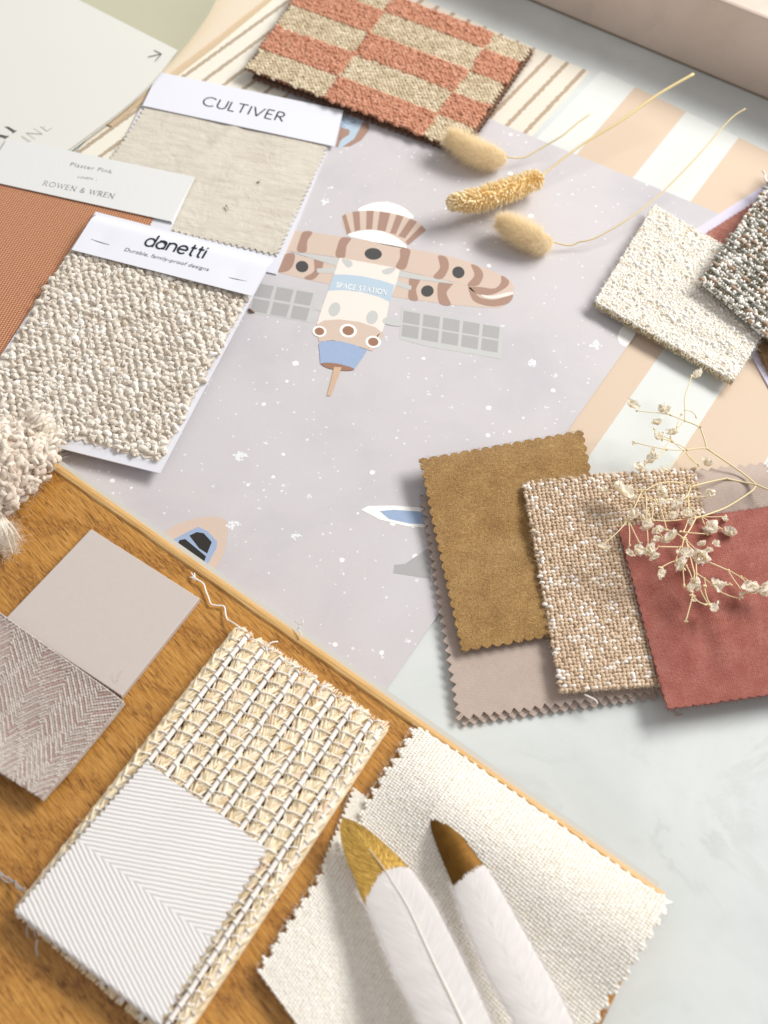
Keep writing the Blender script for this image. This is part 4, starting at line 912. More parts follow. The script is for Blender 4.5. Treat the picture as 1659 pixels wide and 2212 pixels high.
blobs(mb, o, unit(ex_+rng.normal(0, .4, (260, 3))), nn, .0016*rng.uniform(.7, 1.5, 260), .0010, .0010, .0003, rng.uniform(.3, 1, 260), rough=.2)
top_fuzz(mb, S, 1800, .0016, .00004, 2.2, tone=.85); edge_fuzz(mb, S, 420, 'ltr', .003, .00006, 1.5, tone=.9)
mb.build('boucle_face', M_wb, root)
mb = MB(); xs_ = np.arange(.5, S.W-.5, .95)
for dzz, off in ((.8, 0), (-.5, .45)):
    x = xs_+off; N = len(x); o, ex_, ey_, nn = S.frame(x, np.full(N, S.L+.3), dzz)
    blobs(mb, o, unit(ey_+nn*-.5+ex_*rng.normal(0, .3, N)[:, None]), nn, .0019*rng.uniform(.8, 1.2, N), .00042, .0005, .0003, rng.uniform(0, 1, N), K=4, M=6)
for k in range(26):
    x = rng.uniform(2, S.W-2); o, ex_, ey_, nn = S.frame(np.array([x]), np.array([S.L-.5]), 1.6)
    o, ex_, ey_, nn = o[0], ex_[0], ey_[0], nn[0]; tube1(mb, [o, o+ey_*.0012+ex_*.001, o+ey_*.0022-ex_*.0006-nn*.001, o+ey_*.0012-ex_*.0015], .0003, 5, 0, .9, 3)
mb.build('frayed_edge', M_fr, root)
M_dt = yarn('mixed_tweed_yarn', [(0, '#4a4438'), (.12, '#7c6a3e'), (.3, '#7b7970'), (.45, '#97958c'), (.6, '#aaa89f'), (.68, '#a88f7a'), (.8, '#b39a84'), (.86, '#e9e6df'), (1, '#f6f4f0')], .8, .3, .00025, 8, .25, .28)
S = Surf([(1512, 608, 16), (1690, 352, 12), (2000, 560, 8), (1812, 842, 14)], lambda s, t: -2.5*np.sin(pi*t)*np.clip(1-s*2, 0, 1)+.5*np.sin(9*t))
mb = MB(); cloth(mb, S, 1.0, .8, {k: (4, .8, scal) for k in 'lt'}, tone=.05)
# this swatch: a runs up-right, b runs down-right; wide yarn rows run along b
nb_ = int(S.L/2.4); na_ = int(S.W/2.15)
for i in range(na_+1):
    kind = i % 3; x = .4+i*2.15
    if kind == 0:      # long grey and brown floats
        b_ = np.arange(.5, S.L, 6.2)+rng.uniform(0, 3); N = len(b_); o, ex_, ey_, nn = S.frame(np.full(N, x)+rng.normal(0, .15, N), b_, 1.8)
        t = np.where(rng.uniform(size=N) < .38, .72, rng.uniform(.28, .6, N)); blobs(mb, o, unit(ey_+ex_*rng.normal(.15, .1, N)[:, None]), nn, .0030*rng.uniform(.85, 1.1, N), .0012, .0012, .0006, t, rough=.16, K=6)
    b_ = np.arange(.4, S.L, 1.9)+rng.uniform(0, 1); N = len(b_); o, ex_, ey_, nn = S.frame(np.full(N, x+(1.0 if kind == 0 else 0))+rng.normal(0, .3, N), b_, 1.35)
    t = np.where(rng.uniform(size=N) < .42, rng.uniform(.86, 1, N), rng.choice([.02, .12, .3, .35], N)); big = rng.uniform(size=N) < .15
    blobs(mb, o+nn*np.where(big, .0006, 0)[:, None], unit(ex_+ey_*rng.normal(0, .6, N)[:, None]), nn, np.where(big, .0013, .00105), np.where(big, .0012, .0007), np.where(big, .0011, .0008), .0003, np.where(big, .95, t), rough=.18)
# woven fringe along the left lower rim
for off, zt in ((.2, 1.6), (-.6, .8)):
    b_ = np.arange(0, S.L, 1.3); N = len(b_); o, ex_, ey_, nn = S.frame(np.full(N, off), b_, zt)
    blobs(mb, o, unit(ex_+ey_*rng.normal(.4, .4, N)[:, None]), nn, .0012, .0007, .0007, .0003, rng.choice([.9, .95, .1, .4, .9], N), rough=.2)
o, ex_, ey_, nn = S.frame(np.array([S.W*.80]), np.array([0.]), 1.5); o, ex_, ey_, nn = o[0], ex_[0], ey_[0], nn[0]
tube1(mb, [o, o-ey_*.004+ex_*.003, o-ey_*.005+ex_*.006, o-ey_*.008+ex_*.006+nn*.002], .0007, 6, 0, .95, 4)
edge_fuzz(mb, S, 250, 'lt', .002, .00005, 1.2, tone=.5)
tag(mb.build('fabric_swatch', M_dt), 'coarse tweed swatch of black, grey, white and brown yarns, overlapping the ivory boucle swatch', 'fabric sample')
for q in bpy.data.objects:
    if q.name.startswith('fabric_swatch') and 'label' in q: q['group'] = 'loose fabric swatches'

# ------------------------------------------------------------------ paint tile and herringbone tape
mb = MB(); q = [(196.5, 1142), (431.5, 1292), (262.5, 1504), (11, 1336)]
T = D(np.array(q)[:, 0], np.array(q)[:, 1], 16.6); cc = T.mean(0)
def bevel_slab(mb, T, z0, r=.0004):
    T = np.asarray(T); n_ = len(T); c_ = T.mean(0); up_ = T.copy(); inn = T+(c_-T)/np.linalg.norm(c_-T, axis=1)[:, None]*r*1.4
    mid = T.copy(); mid[:, 2] -= r; bt = T.copy(); bt[:, 2] = z0/1000; V = np.concatenate([inn, mid, bt]); a2 = np.sum(T[:, 0]*np.roll(T[:, 1], -1)-np.roll(T[:, 0], -1)*T[:, 1])
    o = list(range(n_)) if a2 > 0 else list(range(n_))[::-1]
    F = [o, [k+2*n_ for k in o[::-1]]]
    for k in range(n_):
        a, b = o[k], o[(k+1) % n_]; F += [[a+n_, b+n_, b, a], [a+2*n_, b+2*n_, b+n_, a+n_]]
    mb.add(V, F, V[:, :2]*100, .5, 0, False)
bevel_slab(mb, T, 13.0)
n = NT('painted_tile'); f = n.noise(n.pos(), 400, 3)
tag(mb.build('paint_tile', n.out(n.mix(f, '#c3bab5', '#c9c0bb'), .42, n.bump(f, .00004), .45)), 'square mauve-grey painted sample tile on the oak board, half wrapped in herringbone tape', 'tile')
mb = MB(); pts = [(241, 1458), (246, 1463), (249, 1471), (256, 1468), (259, 1453), (266, 1451)]
tube1(mb, [D(x, y, 17.2+.3*(i % 2)) for i, (x, y) in enumerate(pts)], .00006, 4, smooth=4)
tag(mb.build('fibre', plain('pale_fibre', '#c9b6b4')), 'tiny curled pale fibre lying on the painted tile near its lower corner', 'fibre')
def herring(name, c0, c1, c2, f, fold, bumpd, thr=None, pink=None):
    n = NT(name); uv, u, v = n.uv()
    if thr is None:   # repeated chevrons across u
        x = n.math('ABSOLUTE', n.math('SUBTRACT', n.math('FRACT', n.math('DIVIDE', u, fold)), .5)); k = n.math('MULTIPLY', x, fold*1.15)
    else: k = None
    w_ = n.math('MULTIPLY', n.math('SUBTRACT', n.noise(uv, 1.5, 2), .5), .08)
    if k is None: s_ = n.math('MULTIPLY', n.math('ADD', n.math('SUBTRACT', n.math('MULTIPLY', n.math('ABSOLUTE', n.math('SUBTRACT', v, thr)), .91), n.math('MULTIPLY', u, .41)), w_), f)
    else: s_ = n.math('MULTIPLY', n.math('ADD', n.math('ADD', v, k), w_), f)
    h = n.math('ABSOLUTE', n.math('SINE', n.math('MULTIPLY', s_, pi)))
    st = n.math('ABSOLUTE', n.math('SINE', n.math('MULTIPLY', n.math('ADD', u, n.math('MULTIPLY', v, .35)), pi*9)))
    x = n.math('ADD', n.math('MULTIPLY', n.math('POWER', h, .7), .62), n.math('ADD', n.math('MULTIPLY', st, .22), n.math('MULTIPLY', n.noise(uv, 14, 3, .7), .22)))
    c = n.ramp(x, [(.15, c0), (.5, c1), (.85, c2)])
    if pink: c = n.mix(n.math('MULTIPLY', n.math('MULTIPLY_ADD', n.noise(n.comb(n.math('MULTIPLY', u, .6), n.math('MULTIPLY', v, 6.0)), 1.3, 3), 4, -1.8, clamp=True), .5), c, pink)
    return n.out(c, .75, n.bump(x, bumpd), .25, .25)
M_h1 = yarn('grey_herringbone_yarn', [(0, '#a58a84'), (.3, '#b39c95'), (.5, '#b5aaa2'), (.75, '#bfb5ad'), (1, '#cdc4bd')], .75, .2, .0001, 8, .25, .12)
S = Surf([(-170, 1206, 19.0), (266, 1517, 18.6), (92, 1728, 18.2), (-180, 1560, 18.5)], lambda s, t: .7*np.exp(-(t/.06)**2)+4.5*np.exp(-((1-t)/.22)**2)*np.clip((1-s)*1.6+.25, 0, 1)-1.2*np.exp(-((1-s)/.05)**2)*(1-.8*np.exp(-((1-t)/.2)**2)))
mb = MB(); cloth(mb, S, .6, .6, tone=.2)
pa_, pb_ = 1.75, 1.25; na, nb = int(S.W/pa_), int(S.L/pb_)
I, J = np.meshgrid(np.arange(na+1), np.arange(nb+1)); I, J = I.ravel(), J.ravel(); N = len(I)
a = (I+.5*(J % 2)+rng.normal(0, .05, N))*pa_; b = (J+.3+rng.normal(0, .05, N))*pb_; k_ = (a < S.W-.2) & (b < S.L-.2); a, b, I, J = a[k_], b[k_], I[k_], J[k_]; N = len(a)
tr_ = np.abs(((a/30.0+.25) % 1.0)-.5)*30.0; ph_ = (b+tr_*1.15)/4.6; fr_ = ph_-np.floor(ph_); low = fr_ < .38
row_ = np.sin(np.floor(ph_)*2.3)+np.sin(np.floor(ph_)*1.1+a/40) > .2
o, ex_, ey_, nn = S.frame(a, b, .75); sg = np.where(((a/30.0+.25) % 1.0) < .5, 1, -1)
tn = np.where(low, np.where(row_, rng.uniform(.05, .35, N), rng.uniform(.35, .6, N)), np.clip(rng.normal(.78, .12, N), 0, 1))
blobs(mb, o-nn*np.where(low, .00028, 0)[:, None], unit(ex_*.8+ey_*(.55*sg)[:, None]), nn, .00115, .00066, .00060, .00025, tn, rough=.08, K=4, M=7)
# yarns turning round the side of the tile, and the twisted upper selvedge
bb = np.arange(.4, S.L, 1.25); N = len(bb); o, ex_, ey_, nn = S.frame(np.full(N, S.W-.1), bb, -.3)
for dz_ in (.6, -.5, -1.5): blobs(mb, o+nn*dz_/1000+ex_*(.0003 if dz_ < 0 else 0), unit(nn*.8+ey_*.5), ex_, .0010, .0006, .0006, .0002, rng.uniform(.3, .9, N), rough=.08)
aa = np.arange(.3, S.W, 1.1); N = len(aa); o, ex_, ey_, nn = S.frame(aa, np.full(N, .0), .6)
for dz_ in (0, -1.0): blobs(mb, o+nn*dz_/1000, unit(ex_*.8-ey_*.3+nn*.4), nn, .00095, .0006, .0006, .0001, rng.uniform(.6, 1, N), rough=.08)
edge_fuzz(mb, S, 240, 'b', .0012, .00005, .8, tone=.6)
tag(mb.build('herringbone_tape', M_h1), 'wide mauve-grey herringbone woven tape wrapped around the painted tile', 'fabric sample')

# ------------------------------------------------------------------ woven grass swatch
QA = [(520, 1357, 18.5), (832, 1566, 18.5), (372, 2262, 18.5), (38, 1975, 18.5)]
S = Surf(QA, lambda s, t: .8*np.sin(3*s+2*t))
root = thing('grass_weave_swatch', tuple(S.P(S.W/2, S.L/2, -5)), 'woven swatch of braided raffia and white cords bound with white thread, on the oak board', 'fabric sample')
M_raf = yarn('raffia', [(0, '#bd9d6c'), (.25, '#dcc69c'), (.55, '#efe1c3'), (.85, '#faf2de'), (1, '#ecd0b4')], .5, .0, .0003, 8, .4, .3)
M_cord = plain('white_cord', '#efeae6', .8, .2, var=.04); M_wth = yarn('white_binding', [(0, '#ece7e1'), (1, '#f8f5f2')], .7, .1, .0001, 6)
nst = 8; pitch = S.W/(nst+.15)
lad = lambda x, t: x
mb = MB()
for i in range(nst+1):
    xc = (i+.12)*pitch if i else .3
    xc = i*pitch+.2
    if xc > S.W: break
    # braid: overlapping bundles of flat strands alternating left and right
    tube1(mb, S.P(np.full(30, xc), np.linspace(1, S.L-1, 30), -2.6), .0038, 12, 0, .5)
    step = 3.9; N = int((S.L-6)/step); b_ = 3.5+(np.arange(N)+rng.uniform(0, .4))*step
    sidew = np.where(np.arange(N) % 2 == 0, 1, -1)
    for layer in range(10):
        off = (layer-4.5)*.54; o, ex_, ey_, nn = S.frame(np.clip(xc+sidew*.9+off*.92+rng.normal(0, .15, N), .2, S.W), np.clip(b_+rng.normal(0, .25, N)+off*sidew*1.1, 3.5+rng.uniform(0, 1, N), S.L-4.5-rng.uniform(0, 1.5, N)), .9)
        sl = (.34+rng.normal(0, .09, N))*sidew; ax = unit(ey_-ex_*sl[:, None]+nn*rng.normal(0, .06, N)[:, None])
        blobs(mb, o+nn*(rng.normal(0, .00022, N)+.0006-.00007*(layer-4.5)**2)[:, None], ax, nn, .0056*rng.uniform(.85, 1.15, N), .00052*rng.uniform(.6, 1.5, N), .00060, .0009, np.clip(rng.normal(.58, .24, N), 0, 1), rough=.06, K=6, M=6)
    n2 = 60; o, ex_, ey_, nn = S.frame(xc+rng.normal(0, .9, n2), rng.uniform(1, S.L-1, n2), 1.6)
    fibres(mb, o, unit(ey_*rng.choice([-1, 1], n2)[:, None]+rng.normal(0, .4, (n2, 3))), .005*rng.uniform(.5, 1.4, n2), .00008, .25, tone=.6)
# frayed raffia ends along the top
for k in range(150):
    x = rng.uniform(0, S.W); o, ex_, ey_, nn = S.frame(np.array([x]), np.array([.5]), rng.uniform(-.5, 1.2))
    blobs(mb, o, unit(-ey_+ex_*rng.normal(0, .4)+nn*rng.normal(0, .2)), nn, .0022*rng.uniform(.5, 1.1), .0003, .0003, 0, rng.uniform(.5, 1), K=3, M=5)
# bulging outer loops on the left side and ragged lower end
for k in range(15):
    b_ = 6+k*S.L/15.5+rng.normal(0, 1.2); 
    for j in range(5):
        pts = [S.P(np.array([.8]), np.array([b_-5+j*.2]), .2)[0], S.P(np.array([-1.6-.25*j]), np.array([b_-1.5]), .3-.25*j)[0], S.P(np.array([-1.6-.25*j]), np.array([b_+1.5]), .2-.2*j)[0], S.P(np.array([.8]), np.array([b_+5-j*.2]), .2)[0]]
        tube1(mb, pts, .00042, 6, 0, float(rng.uniform(.3, .95)), 4)
for k in range(170):
    x = rng.uniform(0, S.W*.98); o, ex_, ey_, nn = S.frame(np.array([x]), np.array([S.L-.3]), rng.uniform(-3.5, .4))
    blobs(mb, o, unit(ey_+ex_*rng.normal(0, .35)+nn*rng.normal(-.3, .3)), nn, .0017*rng.uniform(.5, 1.1), .0007*rng.uniform(.6, 1.3), .0007, 0, rng.uniform(.2, .9), K=3, M=6)
mb.build('braided_raffia', M_raf, root)
cords = []
for i in range(nst+1):
    xc = (i+.5)*pitch+.2
    if i == nst: xc = S.W-.4
    bb = np.linspace(1.5+(1.2 if i % 2 else 0)+(i == nst)*2, S.L-.3, 26); o = S.P(np.full(26, xc)+.12*np.sin(bb*.3+i), bb, 1.2)
    mb = MB(); tube1(mb, o,   .00125 if i < nst else .0009, 10); mb.build('cord', M_cord, root); cords.append(xc)
mb = MB(); row = 0; b_ = 3.0
tp = 6.6
for i, xc in enumerate(cords):           # rings round each cord and slanting ties over each braid
    for k in range(int(S.L/tp)):
        for pr in (0,):
            b0_ = 2.4+k*tp+pr*1.0+(i % 2)*.8+rng.normal(0, .12)
            if b0_ > S.L-1: continue
            t = np.linspace(-.15*pi, 1.15*pi, 9); xx = xc+1.62*np.cos(t)*(1 if i < nst else .8); zz_ = 1.2+1.58*np.sin(t)*(1 if i < nst else .8)
            tube1(mb, S.P(xx, b0_+.35*np.cos(t), zz_), .00034, 5, 0, .6)
        b0_ = 2.4+k*tp+(i % 2)*.8
        x0 = xc-1.3; x1 = (cords[i-1]+1.3) if i else -1.2
        xs2 = np.linspace(x0, x1, 7); tt_ = np.linspace(0, 1, 7)
        sl = rng.choice([-2.2, -1.8, -2.6])
        tube1(mb, S.P(xs2, np.clip(b0_+sl*(1-tt_)-.2, 0, S.L), .8+1.75*np.sin(pi*tt_)**.6), .00038, 6, 0, float(rng.uniform(0, 1)))
pts = [(520, 1357, 18.8), (505, 1346, 17), (491, 1338, 15), (487, 1325, 14.6), (484, 1310, 14.3), (470, 1308, 14.2), (456, 1305, 14.2), (450, 1290, 14.3), (444, 1275, 14.3), (440, 1262, 14.6), (430, 1254, 14.8), (418, 1251, 14.4), (417, 1244, 14.6)]
tube1(mb, [P(p) for p in pts], .00042, 7, 0, .9, 4)
for dx, dy in ((-4, -8), (3, -7), (-7, 2)): tube1(mb, [P((430, 1254, 14.8)), P((422, 1249, 15)), P((417+dx, 1245+dy, 14.6))], .0003, 6, 0, .9, 4)
for x, y in ((600, 1386), (648, 1440), (716, 1480), (780, 1530)):
    tube1(mb, [D(x, y, 21), D(x-14, y+2, 22), D(x-24, y+12, 21.5), D(x-22, y+26, 20)], .0004, 6, 0, .8, 4)
mb.build('binding_thread', M_wth, root)

# white herringbone tape folded over it
M_h2 = herring('white_herringbone', '#c8c3c1', '#e0dddc', '#efeded', 5.0, .75, .0005, thr=4.6)
e = {'l': (3.2, 1.6, tri), 'r': (4.4, 2.4, tri)}
S = Surf([(313, 1645, 22.3), (583, 1838, 22.3), (352, 2214, 22.3), (33, 1962, 22.3)], lambda s, t: .9*np.exp(-(t/.05)**2)*0+.8*np.sin(pi*s)+.3*np.sin(14*s+3*t)*np.exp(-(t/.5)**2))
mb = MB(); cloth(mb, S, .5, .45, e)
t = np.linspace(-.5*pi, .5*pi, 9)    # rolled fold at the lower end
a_ = np.linspace(.6, S.W-.8, 90)
G = np.array([S.P(a_, np.full(90, S.L-.1)+1.6*np.cos(q_), 0.5-1.7+1.7*np.sin(q_)) for q_ in t]); i_ = np.arange(9*90).reshape(9, 90)
uvg = np.stack(np.broadcast_arrays(a_[None, :]/10, (S.L+(pi/2-t)[:, None]*1.7)/10), -1)
mb.add(G, np.stack([i_[:-1, :-1], i_[:-1, 1:], i_[1:, 1:], i_[1:, :-1]], -1).reshape(-1, 4), uvg)
edge_fuzz(mb, S, 420, 'lr', .0016, .00007, .4, tone=.9)
pts = [(52, 1925, 20), (42, 1918, 18), (36, 1908, 15), (25, 1905, 14), (12, 1896, 14), (-10, 1885, 14)]
for j in range(4): tube1(mb, [P((p[0]+rng.normal(0, 3), p[1]+rng.normal(0, 3), p[2]+rng.uniform(0, 1))) for p in pts], .0003, 5, 0, .9, 4)
for x, y in ((60, 2010), (80, 2050), (76, 2010)):
    tube1(mb, [D(x, y-20, 20), D(x-2, y, 17), D(x+2, y+16, 15)], .0004, 5, 0, .9, 3)
tag(mb.build('herringbone_tape', M_h2), 'white herringbone cotton tape with frayed sides folded over the raffia swatch', 'fabric sample')

# ------------------------------------------------------------------ tufted wool sample (left edge)
M_tuft = yarn('tufted_wool', [(0, '#c2b0a2'), (.35, '#d6c8bb'), (.65, '#e8dfd2'), (1, '#f8f2e8')], .9, 0, .0003, 8, .15, .25)
mb = MB()
# padded body under the tufts
c0 = D(-25, 1010, 26)
gx, gy = np.meshgrid(np.linspace(-1, 1, 25), np.linspace(-1, 1, 25)); 
outl = [(-120, 905), (20, 905), (110, 935), (128, 985), (92, 1040), (40, 1095), (-10, 1120), (-130, 1120)]
c2 = np.array([-10., 1000.])
K_ = 64; an = np.linspace(0, 2*pi, K_, endpoint=False); O = np.array(outl, float); Oc = np.concatenate([O, O[:1]]); ln = np.concatenate([[0], np.cumsum(np.linalg.norm(np.diff(Oc, axis=0), axis=1))])
Ox = np.interp(np.linspace(0, ln[-1], K_, endpoint=False), ln, Oc[:, 0]); Oy = np.interp(np.linspace(0, ln[-1], K_, endpoint=False), ln, Oc[:, 1])
tz = lambda r: 15+17*np.sqrt(np.clip(1-r**2, 0, 1))
rings = [.0, .25, .5, .7, .85, .95, 1.0]
V = np.concatenate([D(c2[0]+(Ox-c2[0])*r*.93, c2[1]+(Oy-c2[1])*r*.93, np.full(K_, tz(r))) for r in rings])
ii = np.arange(len(rings)*K_).reshape(-1, K_); q = np.stack([ii[:-1], np.roll(ii[:-1], -1, 1), np.roll(ii[1:], -1, 1), ii[1:]], -1).reshape(-1, 4)
mb.add(V, q, None, .1)
N = 520; r = np.sqrt(rng.uniform(0, 1, N))*1.0; k = rng.integers(0, K_, N)
X = c2[0]+(Ox[k]-c2[0])*r; Y = c2[1]+(Oy[k]-c2[1])*r; Z = tz(r*.97)
ctr = D(X, Y, Z); mid = D(-15, 1005, 10); out_ = unit(ctr-mid)
ax = unit(np.stack([rng.normal(0, 1, N), rng.normal(0, 1, N), rng.normal(0, .5, N)], -1)-.2*out_)
tn = np.clip(rng.normal(.5, .2, N)+.25*(1000-Y)/100, 0, 1)
blobs(mb, ctr+out_*rng.normal(0, .0008, N)[:, None], ax, out_, .0033*rng.uniform(.7, 1.4, N), .0016*rng.uniform(.8, 1.2, N), .0017, .0010, tn, rough=.14, K=7, M=9, twist=.6)
nf = 5200; k = rng.integers(0, N, nf); fibres(mb, ctr[k]+out_[k]*.0012+rng.normal(0, .0011, (nf, 3)), out_[k]+rng.normal(0, .7, (nf, 3)), .0030*rng.uniform(.4, 1.2, nf), .00006, .7, tone=np.repeat(1, 1)[0]*.8)
N = 46; k = rng.uniform(0, 1, N)
X = 70+k*62+rng.normal(0, 6, N); Y = 900+k*60+rng.normal(0, 14, N); ctr2 = D(X, Y, 24+rng.normal(0, 3, N)); 
blobs(mb, ctr2, unit(np.array([.8, .7, .3])+rng.normal(0, .45, (N, 3))), np.array([0, 0, 1.]), .0036, .0012, .0013, .0006, rng.uniform(.6, 1, N), rough=.15, K=7, M=8)
nf = 1200; k = rng.integers(0, N, nf); fibres(mb, ctr2[k]+rng.normal(0, .0015, (nf, 3)), np.array([.9, .5, .4])+rng.normal(0, .5, (nf, 3)), .0035*rng.uniform(.4, 1.2, nf), .00006, .6, tone=.9)
root = thing('tufted_wool_sample', tuple(D(-10, 1010, 14)), 'thick cream tufted wool sample with curly pile on the board at the left edge', 'fabric sample')
mb.build('wool_pile', M_tuft, root)
mb = MB()
for k in range(30):
    x0, y0 = rng.normal(-4, 6), rng.normal(1118, 5); x1, y1 = rng.normal(18, 12), rng.normal(1172, 10)
    tube1(mb, [D(x0, y0, 20), D((x0+x1)/2+rng.normal(0, 8), (y0+y1)/2-6, 20), D(x1, y1+rng.normal(0, 8), 15.5+rng.uniform(0, 3))], [.0008, .0006, .0003], 7, 0, float(rng.uniform(.5, 1)), 4)
nf = 1600; b_ = D(rng.normal(14, 13, nf), rng.normal(1160, 18, nf), 17+rng.uniform(0, 3, nf)); fibres(mb, b_, np.array([.7, -.5, .3])+rng.normal(0, .6, (nf, 3)), .0035*rng.uniform(.4, 1.2, nf), .00006, .6, tone=.8)
mb.build('tassel', M_tuft, root)

# ------------------------------------------------------------------ white hopsack cloth
M_hop = yarn('ivory_hopsack', [(0, '#ece5d8'), (.5, '#f3efe6'), (1, '#faf8f3')], .75, .25, .00012, 7, .25, .08)
S2 = Surf([(760, 1700, 14.2), (1300, 2120, 14.2), (900, 2480, 14.2), (693, 1870, 14.2)])
mb = MB(); cloth(mb, S2, .6, .8, {k: (5.0, 2.4, tri) for k in 'l'}); woven(mb, S2, 1.0, .95, .75, .72, .48, .35, .04, edge=inside(S2, {'l': (5.0, 2.4, tri)}), K=2, M=5)
edge_fuzz(mb, S2, 80, 'l', .0012, .00005, .5)
o = mb.build('cloth_swatch', M_hop); tag(o, 'lower ivory hopsack cloth layer, only its zigzag left edge showing beside the gilded feather', 'fabric sample', 'ivory hopsack cloths')
hill = lambda s, t: (11.5*np.exp(-((t-.20+.05*s)/.17)**2)-1.0*np.exp(-(t/.05)**2)+4*np.exp(-((t-.95)/.35)**2)*np.exp(-(s/.5)**2)-2.0*np.exp(-((s-.02)/.06)**2)*np.exp(-((t-.3)/.3)**2))*np.clip((s+.06)*3.5, 0, 1)+2.5*np.exp(-((s-1)/.1)**2)*(1-t)
S = Surf([(895, 1563, 15.0), (1446, 1958, 17.5), (1000, 2700, 15.0), (553, 2092, 15.0)], hill)
e = {'l': (6.6, 3.6, tri), 'r': (6.2, 3.2, tri), 't': (5.5, .8, tri)}
mb = MB(); cloth(mb, S, .6, .9, e)
woven(mb, S, 1.72, 1.42, .95, .80, .50, .62, .045, lambda N, w_, I, J: np.clip(rng.normal(.7, .16, N)-.18*w_, 0, 1), edge=inside(S, e), K=3, M=6, angj=.06, rough=.07)
edge_fuzz(mb, S, 260, 'lr', .0014, .00006, .6, tone=.9)
o = mb.build('cloth_swatch', M_hop); tag(o, 'large ivory hopsack cloth with zigzag edges draped over the board corner under both feathers', 'fabric sample', 'ivory hopsack cloths')

# ------------------------------------------------------------------ feathers
n = NT('gilding'); p = n.pos(); uv, u, v = n.uv()
f = n.noise(p, 500, 4, .7); st = n.noise(n.comb(n.math('MULTIPLY', u, 1.2), n.math('MULTIPLY', v, 14.0)), 1.0, 3, .6)
M_gold = n.out(n.mix(n.math('MULTIPLY', f, .5), n.mix(n.math('MULTIPLY_ADD', st, 3.6, -1.3, clamp=True), '#6e4712', '#e8bf63'), '#d8b468'), n.math('MULTIPLY_ADD', f, .25, .28), n.bump(n.math('ADD', st, n.math('MULTIPLY', f, .3)), .0011), .5, Metallic=.92)
n = NT('dark_gilding'); p = n.pos(); f = n.noise(p, 300, 4, .7)
M_gold2 = n.out(n.mix(f, '#4a2f08', '#765218'), n.math('MULTIPLY_ADD', f, .2, .35), n.bump(f, .0001), .5, Metallic=.75)
n = NT('feather_vane'); uv, u, v = n.uv(); st = n.noise(n.comb(n.math('MULTIPLY', u, .6), n.math('MULTIPLY', v, 22.0)), 1.0, 3, .6)
M_vane = n.out(n.mix(n.math('MULTIPLY_ADD', st, 2.4, -.7, clamp=True), '#e0ddde', '#fbf9f8'), .75, n.bump(st, .00015), .2, trans=.4)
M_shaft = plain('feather_shaft', '#eeeee6', .5, .3)
def FZ(x, y): return (663.6+.3598*x, 1725.4+.3598*y)
def feather(left, right, shaft_s, tipn, name, label, zt, zb, goldm, curve, shaft=True, bord=(0, 0), k=240):
    Lp = np.array([FZ(*p) for p in left]); Rp = np.array([FZ(*p) for p in right])
    def rs(p, kk):
        ln = np.concatenate([[0], np.cumsum(np.linalg.norm(np.diff(p, axis=0), axis=1))]); t = np.linspace(0, ln[-1], kk)
        xs_, ys_ = np.interp(t, ln, p[:, 0]), np.interp(t, ln, p[:, 1])
        for _ in range(12):
            xs_[1:-1] = (xs_[:-2]+2*xs_[1:-1]+xs_[2:])/4; ys_[1:-1] = (ys_[:-2]+2*ys_[1:-1]+ys_[2:])/4
        return np.stack([xs_, ys_], -1)
    A_, B_ = rs(Lp, k), rs(Rp, k); nx = 60; s = np.linspace(0, 1, nx+1); tt_ = np.linspace(0, 1, k)
    sh = shaft_s
    jag = rng.normal(0, .006, k)
    XY = A_[:, None]*(1-s)[None, :, None]+B_[:, None]*s[None, :, None]
    zz_ = zt+(zb-zt)*tt_[:, None]**1.0
    prof = curve*.55*np.sin(pi*np.clip(s, .0, 1))**.7
    Z = zz_+prof[None, :]*np.clip(tt_[:, None]*5, .15, 1)+.12*np.sin(tt_[:, None]*60+s[None, :]*4)*(s[None, :] < .5)*(tt_[:, None] > .3)
    V = D(XY[..., 0], XY[..., 1], Z); W = V.copy(); W[..., 2] -= .00025
    root = thing(name, tuple(V[k//2, nx//2]-np.array([0, 0, zz_[k//2, 0]/1000-.02])), label, 'feather', 'white feathers with gold tips')
    i = np.arange(k*(nx+1)).reshape(k, nx+1); q = np.stack([i[1:, :-1], i[1:, 1:], i[:-1, 1:], i[:-1, :-1]], -1)
    # barb aligned uv
    ss, tt2 = np.meshgrid(s, tt_); d_ = np.abs(ss-sh); uv = np.stack([d_*6, tt2*9+d_*2.4*(1 if True else 0)], -1)
    wave = rng.normal(0, .0035, nx)
    bt = bord[0]+(bord[1]-bord[0])*s[:-1]+wave-.05*np.sin(pi*s[:-1])*(1 if shaft else .2)
    gold = tt_[:-1, None] < bt[None, :]
    for nm, msk, m_, lift in (('vane', ~gold, M_vane, 0), ('gilded_tip', gold, goldm, 0)):
        mb = MB(); qq = q[msk]; mb.add(V, qq, uv); mb.add(W, qq[:, ::-1], uv)
        if nm == 'vane':
            nf = 1500; rr_ = rng.integers(int(k*.3), k-1, nf); sd = rng.integers(0, 2, nf)*nx
            d3 = V[np.minimum(rr_+1, k-1), sd]-V[rr_, sd]; o_ = V[rr_, sd]; outw = unit(V[rr_, sd]-V[rr_, nx-sd])
            fibres(mb, o_, unit(-unit(d3)*.8+outw*.55), .0034*rng.uniform(.3, 1, nf), .00007, .3)
        ob = mb.build(nm, m_, root)
    if shaft:
        j = int(round(sh*nx)); mb = MB(); st_ = int(k*.16); pp = V[st_:, j].copy(); pp[:, 2] += .0003
        tube1(mb, pp, np.linspace(.00012, .00060, len(pp)), 8); mb.build('shaft', M_shaft, root)
    else:
        mb = MB(); pp = V[int(k*.10):int(k*.26), 15].copy(); pp[:, 2] += .0001; tube1(mb, pp, .00010, 6); mb.build('shaft', M_gold2, root)
    return root, V
